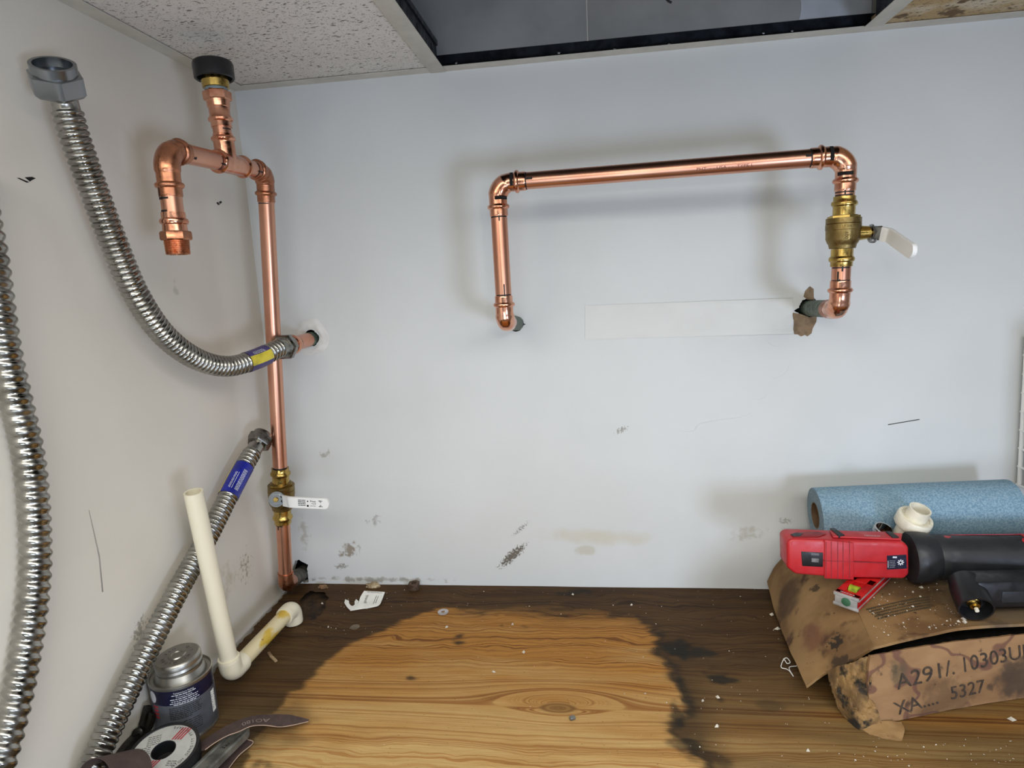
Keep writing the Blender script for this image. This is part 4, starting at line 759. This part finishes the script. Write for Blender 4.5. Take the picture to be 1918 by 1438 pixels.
t = NT('recess_shaded_cardboard'); c = t.mix(t.ramp(t.noise(.03, 4), .35, .65), lin((150, 118, 74)), lin((100, 76, 46))); c = t.mix(t.ramp(t.noise(.055, 5, t.pos((1, 1, 1), (5, 4, 2))), .50, .64), c, lin((40, 34, 26))); t.base(c); t.bump(t.noise(.1, 4), .7, 3); card_m = t.put(.9)  # dark blotches painted in for the shaded recess of the crushed corner
t = NT('printed_cardboard_front'); c = t.mix(t.ramp(t.noise(.015, 4, t.pos((.5, .5, 1.5))), .35, .65), lin((150, 116, 80)), lin((122, 90, 58)))
wv = t.noise(.012, 2, t.pos((1, 1, 1.6), (1, 7, 3))); band = t.math('ABSOLUTE', t.math('SUBTRACT', wv, .5)); c = t.mix(t.ramp(band, .012, .03, .75, 0), c, lin((92, 58, 50)))
c = t.mix(t.ramp(t.noise(.05, 4, t.pos((1, 1, 1), (3, 3, 8))), .60, .72), c, lin((78, 58, 40))); p_ = aZ(1890, 1290, 25); 
for P_, R_, ns_, lo_, hi_, cc_, st_ in ((aZ(1915, 1272, 26), 50, .05, .58, .88, (46, 38, 34), .75), (aZ(1690, 1262, 60), 22, .08, .5, .9, (84, 72, 52), .7), (aZ(1780, 1328, 6), 70, .06, .7, .95, (60, 44, 30), .4)):
    dn = t.n('ShaderNodeVectorMath', operation='DISTANCE'); t.l(t.pos(), dn.inputs[0]); dn.inputs[1].default_value = P_-V((900, -170, 0)); m_ = t.ramp(dn.outputs['Value'], 0, R_, 1, 0)
    c = t.mix(t.math('MULTIPLY', t.math('MULTIPLY', t.ramp(t.math('ADD', t.math('MULTIPLY', m_, .6), t.noise(ns_, 4)), lo_, hi_), t.ramp(m_, 0, .35)), st_), c, lin(cc_))
t.base(c); bb = t.bump(t.noise(.05, 3), .35, 2); t.bump(t.noise(.5, 3), .25, .6, bb); card_f = t.put(.88)
CX = aZ(1640, 1212, 84); ct = thing('cardboard_carton', (900, -170, 0), 'crushed water stained cardboard carton with stencilled numbers under the tools', 'box')
ridge = [V((838, -10, 104)), aZ(1556, 1064, 96), aZ(1604, 1140, 90), aZ(1636, 1212, 84)]
flap = [[aY(1437, 1088, -5), aY(1450, 1062, -6), aY(1468, 1036, -8), ridge[0]], [aZ(1450, 1140, 6), aZ(1474, 1108, 44), aZ(1510, 1078, 76), ridge[1]], [aZ(1477, 1212, 12), aZ(1512, 1186, 42), aZ(1556, 1160, 68), ridge[2]], [aZ(1510, 1284, 24), aZ(1546, 1260, 32), aZ(1588, 1240, 56), ridge[3]]]
MB().sheet(grid_patch(flap, 2.4, .02, 2), 44, 44, -3).build('side_flap', card, ct)
top = [[ridge[0], V((960, -10, 108)), V((1090, -10, 108)), V((1250, -10, 106))], [ridge[1], V((975, -110, 99)), V((1095, -110, 99)), V((1250, -110, 99))], [ridge[2], V((970, -190, 95)), V((1070, -185, 95)), V((1250, -180, 95))], [ridge[3], aZ(1740, 1187, 92), aZ(1832, 1172, 97), aZ(2100, 1160, 97)]]
topf = grid_patch(top, 1.0, .015, 5); MB().sheet(topf, 50, 44, -3.5).build('top_panel', card, ct)
front = [[aZ(1630, 1228, 80), aZ(1787, 1202, 79), aZ(1943, 1187, 79), aZ(2100, 1178, 79)], [aZ(1626, 1275, 56), aZ(1787, 1245, 54), aZ(1943, 1224, 54), aZ(2100, 1212, 54)], [aZ(1632, 1322, 28), aZ(1787, 1291, 26), aZ(1943, 1266, 26), aZ(2100, 1250, 26)], [aZ(1655, 1356, 3), aZ(1787, 1328, 2), aZ(1943, 1304, 2), aZ(2100, 1290, 2)]]
frf = grid_patch(front, 2.6, .03, 8); MB().sheet(frf, 60, 30, -3).build('front_panel', card_f, ct)
crush = [[aZ(1550, 1254, 36), aZ(1590, 1243, 62), aZ(1632, 1227, 79)], [aZ(1556, 1290, 24), aZ(1592, 1288, 40), aZ(1628, 1274, 56)], [aZ(1566, 1318, 10), aZ(1600, 1330, 20), aZ(1636, 1322, 30)], [aZ(1578, 1338, 1), aZ(1612, 1366, 2), aZ(1660, 1358, 4)]]
MB().sheet(grid_patch(crush, 9, .06, 4), 36, 36, -2.5).build('crushed_corner', card_m, ct, label='mouldy crushed carton corner')
fl2 = [[aZ(1580, 1340, 3), aZ(1610, 1352, 6), aZ(1660, 1350, 8), aZ(1688, 1352, 5)], [aZ(1600, 1356, 2), aZ(1640, 1366, 4), aZ(1672, 1366, 5), aZ(1694, 1366, 4)], [aZ(1628, 1374, 1), aZ(1650, 1380, 2), aZ(1676, 1384, 2), aZ(1690, 1386, 1)]]
MB().sheet(grid_patch(fl2, 2, .05, 6), 20, 14, -2).build('bottom_flap', card, ct, label='torn flap lying on the plywood')
MB().box((1075, -120, 32), (340, 190, 56)).build('carton_dark_fill', void_m, ct)  # near-black box standing in for the shaded inside of the carton
tx = MB()
def frt(px, py):  # parameter on the front panel from picture position
    return None
def ffn(cx, cy_, ang):
    ca_, sa_ = math.cos(ang), math.sin(ang)
    def g(x, y):
        u = cx+(x*ca_-y*sa_)*.00335; v = cy_-(x*sa_+y*ca_)*.0105; return frf(u, v)+V((-.1, -.7, .45))
    return g
put_text(tx, 'A291/. 10303UF', 28, ffn(.385, .36, .09), sx=.82); put_text(tx, 'XA....  5327', 26, ffn(.285, .74, .09), sx=.84); tx.build('stencil_print', simple('stencil_ink', (44, 37, 32), .9, 0, .2, .1, (74, 60, 48)), ct)
tx = MB(); tf = lambda x, y: topf(.17+x*.0030, .74-y*.0040)+V((0, -.3, .9))
for k in range(5): dashes(tx, tf, -38+k*3, 52, 12-k*5.2, 3.0, lo=1, hi=2.4, gap=.7)
tx.build('faded_print', simple('faded_green_ink', (84, 78, 56), .9), ct)
mb = MB()
for k in range(170):
    u, v = random.uniform(.05, .62), random.uniform(.45, .97); crumb(mb, topf(u, v)+V((0, 0, .8)), random.choice((.35, .45, .55, .7, 1.2)))
for u, v, r in ((.27, .63, 4), (.29, .68, 3), (.25, .75, 3.4), (.56, .9, 5), (.58, .93, 6), (.54, .92, 4), (.20, .85, 3), (.33, .93, 3), (.31, .6, 5)): crumb(mb, topf(u, v)+V((0, 0, .6)), r*.6)
tag(mb.build('carton_crumbs', debris_m, smooth=0), 'white plaster crumbs on top of the carton', 'debris', kind='stuff')
# towel roll
RL, RR_ = aY(1527, 965, -62), aY(1893, 952, -72); RRAD = 41; rx = (RR_-RL).normalized(); RLN = (RR_-RL).length
rl = thing('towel_roll', RL-Zu*RRAD, 'blue paper shop towel roll lying against the back wall', 'paper towel')
MB().lathe(RL, rx, [(0, RRAD-.5), (1, RRAD), (RLN*.5, RRAD+.4), (RLN-1, RRAD), (RLN, RRAD-.5)], 56, caps=False).build('towel_sheets', towel, rl)
for s_ in (0, RLN): MB().lathe(RL+rx*s_, rx, [(0, RRAD-.5), (.01, 19.5)], 56, caps=False).build('roll_end', towel_end, rl)
MB().tube(RL, rx, [(-.2, 19.6), (RLN+.2, 19.6), (RLN+.2, 18.2), (-.2, 18.2)], 40).build('core_tube', core_bd, rl)
# press tool
YF = -194
pt = thing('press_tool', aY(1590, 1085, YF), 'red and black pipe pressing tool lying across the carton', 'power tool')
def TP(px, py, y=YF): return aY(px, py, y)
oz = V((0, 36, 0))
bd = MB().prism([TP(*p) for p in [(1474, 1015), (1484, 1009), (1540, 1011), (1600, 1013), (1660, 1014), (1692, 1015), (1703, 1024), (1704, 1076), (1694, 1085), (1600, 1083), (1540, 1080), (1490, 1076), (1475, 1064)]], oz, 4).build('body', red_pl, pt)
MB().prism([TP(a, b, YF+1) for a, b in [(1543, 1010), (1598, 1015), (1598, 1084.5), (1543, 1081.5)]], V((0, -2.6, 0)), 1).build('rib_band', red_pl, bd)
for px in (1546, 1556, 1568, 1578, 1590): MB().prism([TP(a, b, YF-1.2) for a, b in [(px, 1014), (px+1.5, 1014), (px+1.5, 1083), (px, 1082)]], V((0, -.55, 0))).build('rib_groove', red_dk, bd)
MB().prism([TP(a, b, YF+.3) for a, b in [(1542, 1048), (1662, 1052.5), (1662, 1053.5), (1542, 1049)]], V((0, -2.1, 0))).build('seam_line', red_dk, bd)
wn_ = MB().prism([TP(a, b, YF+1) for a, b in [(1500, 1032), (1541, 1034), (1541, 1061), (1502, 1059)]], V((0, -1.5, 0)), .5).build('window_frame', black_pl, bd); MB().prism([TP(a, b, YF-.5) for a, b in [(1519, 1035), (1534, 1036), (1534, 1040), (1519, 1039)]], V((0, -.4, 0))).build('window_part', zinc, wn_); MB().prism([TP(a, b, YF-.5) for a, b in [(1520, 1045), (1534, 1046), (1533, 1053), (1520, 1052)]], V((0, -.4, 0))).build('window_part', grey_steel, wn_)
stk = MB().prism([TP(a, b, YF+.5) for a, b in [(1661, 1040), (1697, 1038), (1698, 1064), (1661, 1066)]], V((0, -.9, 0))).build('sticker', navy, bd)
tx = MB(); 
for k in range(4): a = k*PI/4; c_ = TP(1687, 1053, YF-.5); e = V((math.cos(a), 0, math.sin(a))); n_ = V((-math.sin(a), 0, math.cos(a))); tx.add([c_+e*4-n_*.7, c_+e*4+n_*.7, c_-e*4+n_*.7, c_-e*4-n_*.7], [(0, 1, 2, 3)])
tx.add([TP(*p, YF-.5) for p in [(1672, 1042), (1680, 1042), (1680, 1045), (1672, 1045)]], [(0, 1, 2, 3)]); tx.add([TP(*p, YF-.5) for p in [(1663, 1050), (1664, 1050), (1664, 1063), (1663, 1063)]], [(0, 1, 2, 3)])
stf = lambda x, y: TP(1672+x, 1055-y, YF-.5); 
for k in range(5): dashes(tx, stf, -6, 5, 5-k*3, .5, lo=.8, hi=2)
tx.build('sticker_print', ink_white, stk)
def TT(px, py): return aZ(px, py, TP(px, 1009+(px-1484)*6/208).z+.2)
topc = MB().prism([TT(a, b) for a, b in [(1554, 995), (1690, 1001), (1688, 1012), (1560, 1007)]], V((0, 0, 2.2)), .8).build('top_shell', red_pl, pt)
MB().prism([TT(a, b) for a, b in [(1480, 1001), (1492, 997), (1532, 996), (1548, 1000), (1534, 1005), (1486, 1006)]], V((0, 0, .5)), .2).build('handle_slot', red_dk, pt); MB().prism([TT(a, b)+V((0, 0, .4)) for a, b in [(1481, 1001), (1490, 998.5), (1504, 1000), (1498, 1004.5), (1487, 1005)]], V((0, 0, .5))).build('slot_opening', black_pl, pt)
for pts in ([(1554, 993), (1563, 993), (1582, 1006), (1571, 1008)], [(1658, 999), (1668, 999.5), (1684, 1010), (1672, 1011)]): MB().prism([TT(a, b) for a, b in pts], V((0, 0, 3.6)), .6).build('rubber_clip', rubber, pt)
tx = MB(); put_text(tx, 'Milwaukee', 4.6, lambda x, y: TT(1634+x*1.5, 1006.5+x*.03-y*.62)+V((0, 0, 2.4))); tx.build('maker_name', ink_white, topc)
ga, gb = TP(1742, 1043, YF+26), TP(1990, 1042, YF+22); gx = (gb-ga).normalized(); Lg = (gb-ga).length; og = lambda px: (on(ga, gb, 0, px)-ga).length*(1 if px >= 1742 else -1)
oval = lambda th: 1
MB().lathe(ga, gx, [(og(1700), 27), (og(1701), 31), (og(1706), 33), (og(1722), 33), (og(1736), 31.5), (og(1746), 29.4), (og(1750), 28)], 40).build('collar', rubber, pt); MB().lathe(ga, gx, [(og(1748), 28.4), (og(1752), 29.1), (og(1800), 28.3), (og(1860), 27.5), (og(1905), 28), (Lg, 28.4)], 40).build('grip', rubber, pt, label='black rubber grip')
def gsurf(px, ang, dr_=.2): p = on(ga, gb, 0, px); v = CAM-p; v = (v-gx*v.dot(gx)).normalized(); s_ = gx.cross(v); s_ = s_ if s_.z > 0 else -s_; a = math.radians(ang); return p+(v*math.cos(a)+s_*math.sin(a))*(28.4+dr_)
for px, ang, wx_, wz_ in ((1770, 62, 9, 5), (1908, 42, 6, 7)):
    MB().sheet(lambda u, v: gsurf(px+(u-.5)*wx_*2*math.sin(PI*max(.02, min(.98, v))), ang+(v-.5)*wz_*3, .4), 6, 6, .4).build('red_inlay', red_pl, pt)
MB().sheet(lambda u, v: gsurf(1782+u*170, 74+v*5, .5), 12, 2, .6).build('red_stripe', red_pl, pt); MB().sheet(lambda u, v: gsurf(1912+u*40, 60+v*24, .6), 6, 6, .8).build('red_panel', red_pl, pt)
# ivory PVC bushing, chrome nipple
bc = aY(1706, 984, -136); ba = V((.20, -.34, .92)).normalized(); bu = thing('pvc_bushing', bc, 'ivory plastic union fitting resting between the tool and the blue roll', 'fitting')
MB().tube(bc, ba, [(0, 20.6), (2, 22), (14, 22), (16, 21), (16, 17.6), (14, 17), (14, 15), (0, 15)], 40).build('collar', pvc_new, bu); MB().tube(bc, ba, [(-24, 15), (14, 15), (14, 13.8), (30, 13.4), (30, 11.4), (-24, 11.4)], 36).build('sleeve', pvc_new, bu)
nc = aY(1650, 1000, -128); na = V((.15, -.38, .9)).normalized(); nm = MB(); 
prn = [(-14, 11.4)]
for k in range(4): prn += [(3+k*1.6, 11.4), (3.5+k*1.6, 12), (4.2+k*1.6, 12), (4.5+k*1.6, 11.4)]
prn += [(11, 12), (11.5, 11.6), (11.5, 10), (-14, 10)]
tag(nm.tube(nc, na, prn, 36).build('pipe_nipple', chrome, loc=nc), 'small chrome ring standing between the red tool and the blue roll', 'fitting')
# torpedo level
l0, l1, l2 = aZ(1562, 1130, 97), aZ(1607, 1146, 97), aZ(1662, 1092, 97); ly = (l2-l1); Ll = 110; ly = ly.normalized(); lx_ = (l1-l0); lw = lx_.length; lx_ = lx_.normalized(); lz = lx_.cross(ly).normalized()
lz = lz if lz.z > 0 else -lz; lv = thing('torpedo_level', l0, 'small red spirit level sticking out from under the red tool', 'level')
hh = (aZ(1562, 1108, 92)-l0).length*.62; hh = 17
cc = l0+lx_*lw/2+lz*hh/2; Rl = basis(lx_, ly, lz)
def lbox(mb, x0, x1, y0, y1, z0, z1, bv=.5, mi=0): return mb.box(l0+lx_*(x0+x1)/2+ly*(y0+y1)/2+lz*(z0+z1)/2, (x1-x0, y1-y0, z1-z0), Rl, bv, mi)
fr = MB(); lbox(fr, 0, lw, 1.5, 9, hh-4, hh); lbox(fr, 0, 8, 1.5, 60, hh-4, hh); lbox(fr, lw-8, lw, 1.5, 60, hh-4, hh); lbox(fr, 0, lw, 46, Ll, hh-4, hh); lbox(fr, 2, lw-2, 1.5, Ll, 3.5, hh-3.6, .4); lbox(fr, 0, lw, 1.5, Ll, 0, 4); fr.build('frame', red_lv, lv)
e_ = MB(); lbox(e_, -.6, lw+.6, -1.5, 1.6, 0, 4); lbox(e_, -.6, lw+.6, -1.5, 1.6, hh-4, hh+.3); lbox(e_, 1.2, lw-1.2, -1.4, 1.6, 3, hh-3); e_.build('end_cap', grey_cap, lv)
MB().lathe(l0+lx_*lw*.52+lz*hh*.5-ly*1.5, -ly, [(0, 5.4), (.5, 5.4), (.8, 4.8)], 24).build('end_badge', green_mk, lv)
rl_ = MB(); lbox(rl_, lw-.2, lw+.6, 2, Ll, hh-5, hh-3.4, .1); lbox(rl_, lw-.2, lw+.6, 2, Ll, 3.2, 4.6, .1); rl_.build('rail', grey_cap, lv)
vi = MB(); vi.sweep([l0+lx_*9+ly*26+lz*(hh-4), l0+lx_*(lw-9)+ly*26+lz*(hh-4)], [6.5, 6.5], 20); vi.build('vial', vial, lv, label='yellow green vial')
bkx = MB(); lbox(bkx, 7.5, lw-7.5, 9, 46, hh-6, hh-5.2, .1); bkx.build('vial_well', black_pl, lv)
tx = MB(); dashes(tx, lambda x, y: l0+lx_*(lw*.5+x)+ly*(5+y)+lz*(hh+.1), -9, 9, 0, 1.4); tx.build('frame_print', ink_white, lv)
# black hand tool
hc = aZ(1829, 1141, 117); hx = V((-.14, -.90, -.36)).normalized(); ht = thing('hand_tool', hc-Zu*19, 'black plastic hand tool with a brass tip inside its round end', 'tool')
MB().tube(hc, hx, [(-44, 16), (-30, 18.5), (-3, 19.2), (0, 18.6), (0, 16.5), (-16, 15.5), (-16, 0.01), (-44, 0.01)], 40).build('barrel', black_pl, ht)
tipm = MB().lathe(hc, hx, [(-16, 7.5), (-8, 7.5), (-7, 6.2), (-4, 5.2), (-4, 3), (-1, 2.6)], 24).build('brass_tip', brass, ht); MB().lathe(hc, hx, [(-4, 2.4), (2.5, 2.2), (2.5, 1)], 14).build('tip_nozzle', pvc_new, tipm)
b0 = hc-hx*30; b1 = aZ(1985, 1099, 121); bx_ = (b1-b0).normalized(); bz_ = (Zu-bx_*bx_.z).normalized(); by_ = bz_.cross(bx_)
MB().box(b0.lerp(b1, .5)+bx_*8, ((b1-b0).length+20, 34, 34), basis(bx_, by_, bz_), 5).build('housing', black_pl, ht); MB().box(b0.lerp(b1, .45)+bx_*6-by_*17-bz_*2, (60, 1.4, 14), basis(bx_, by_, bz_), .5).build('side_plate', rubber, ht)
kb = aZ(1806, 1098, 118); mbk = MB()
for k in range(5): mbk.box(kb+V((0, 6, -9+k*4.2)), (13, 12, 2.6), None, .5)
mbk.build('knurled_knob', black_pl, ht)
# wire rack at the right edge
rk = thing('wire_rack', (1176, -8, 175), 'white wire rack with dark backing at the right edge above the roll', 'rack')
def wire(a, b, r=2): return MB().sweep([V(a), V(a).lerp(V(b), .5), V(b)], [r]*3, 10)
yb = -6
for k in range(4): wire((1178, yb-4-k*40, 176), (1171, yb-4-k*40, 402), 2.2 if k else 3).build('upright_wire', white_vinyl, rk)
for k in range(9): wire((1177-k*.8, yb, 178+k*28), (1177-k*.8, -135, 178+k*28), 1.8).build('cross_wire', white_vinyl, rk)
MB().box((1188, -72, 290), (6, 130, 236), Matrix.Rotation(-.03, 3, 'Y')).build('dark_backing', void_m, rk)
# wire end hanging in the opening
wp = cat([aY(1238, -30, -60), aY(1246, -6, -60), aY(1252, 2, -60), aY(1258, 5, -60)], 6)
tag(MB().sweep(wp, [1.6]*len(wp), 8).build('wire_end', ink, loc=wp[0]), 'black wire end hanging into the open ceiling bay', 'wire')
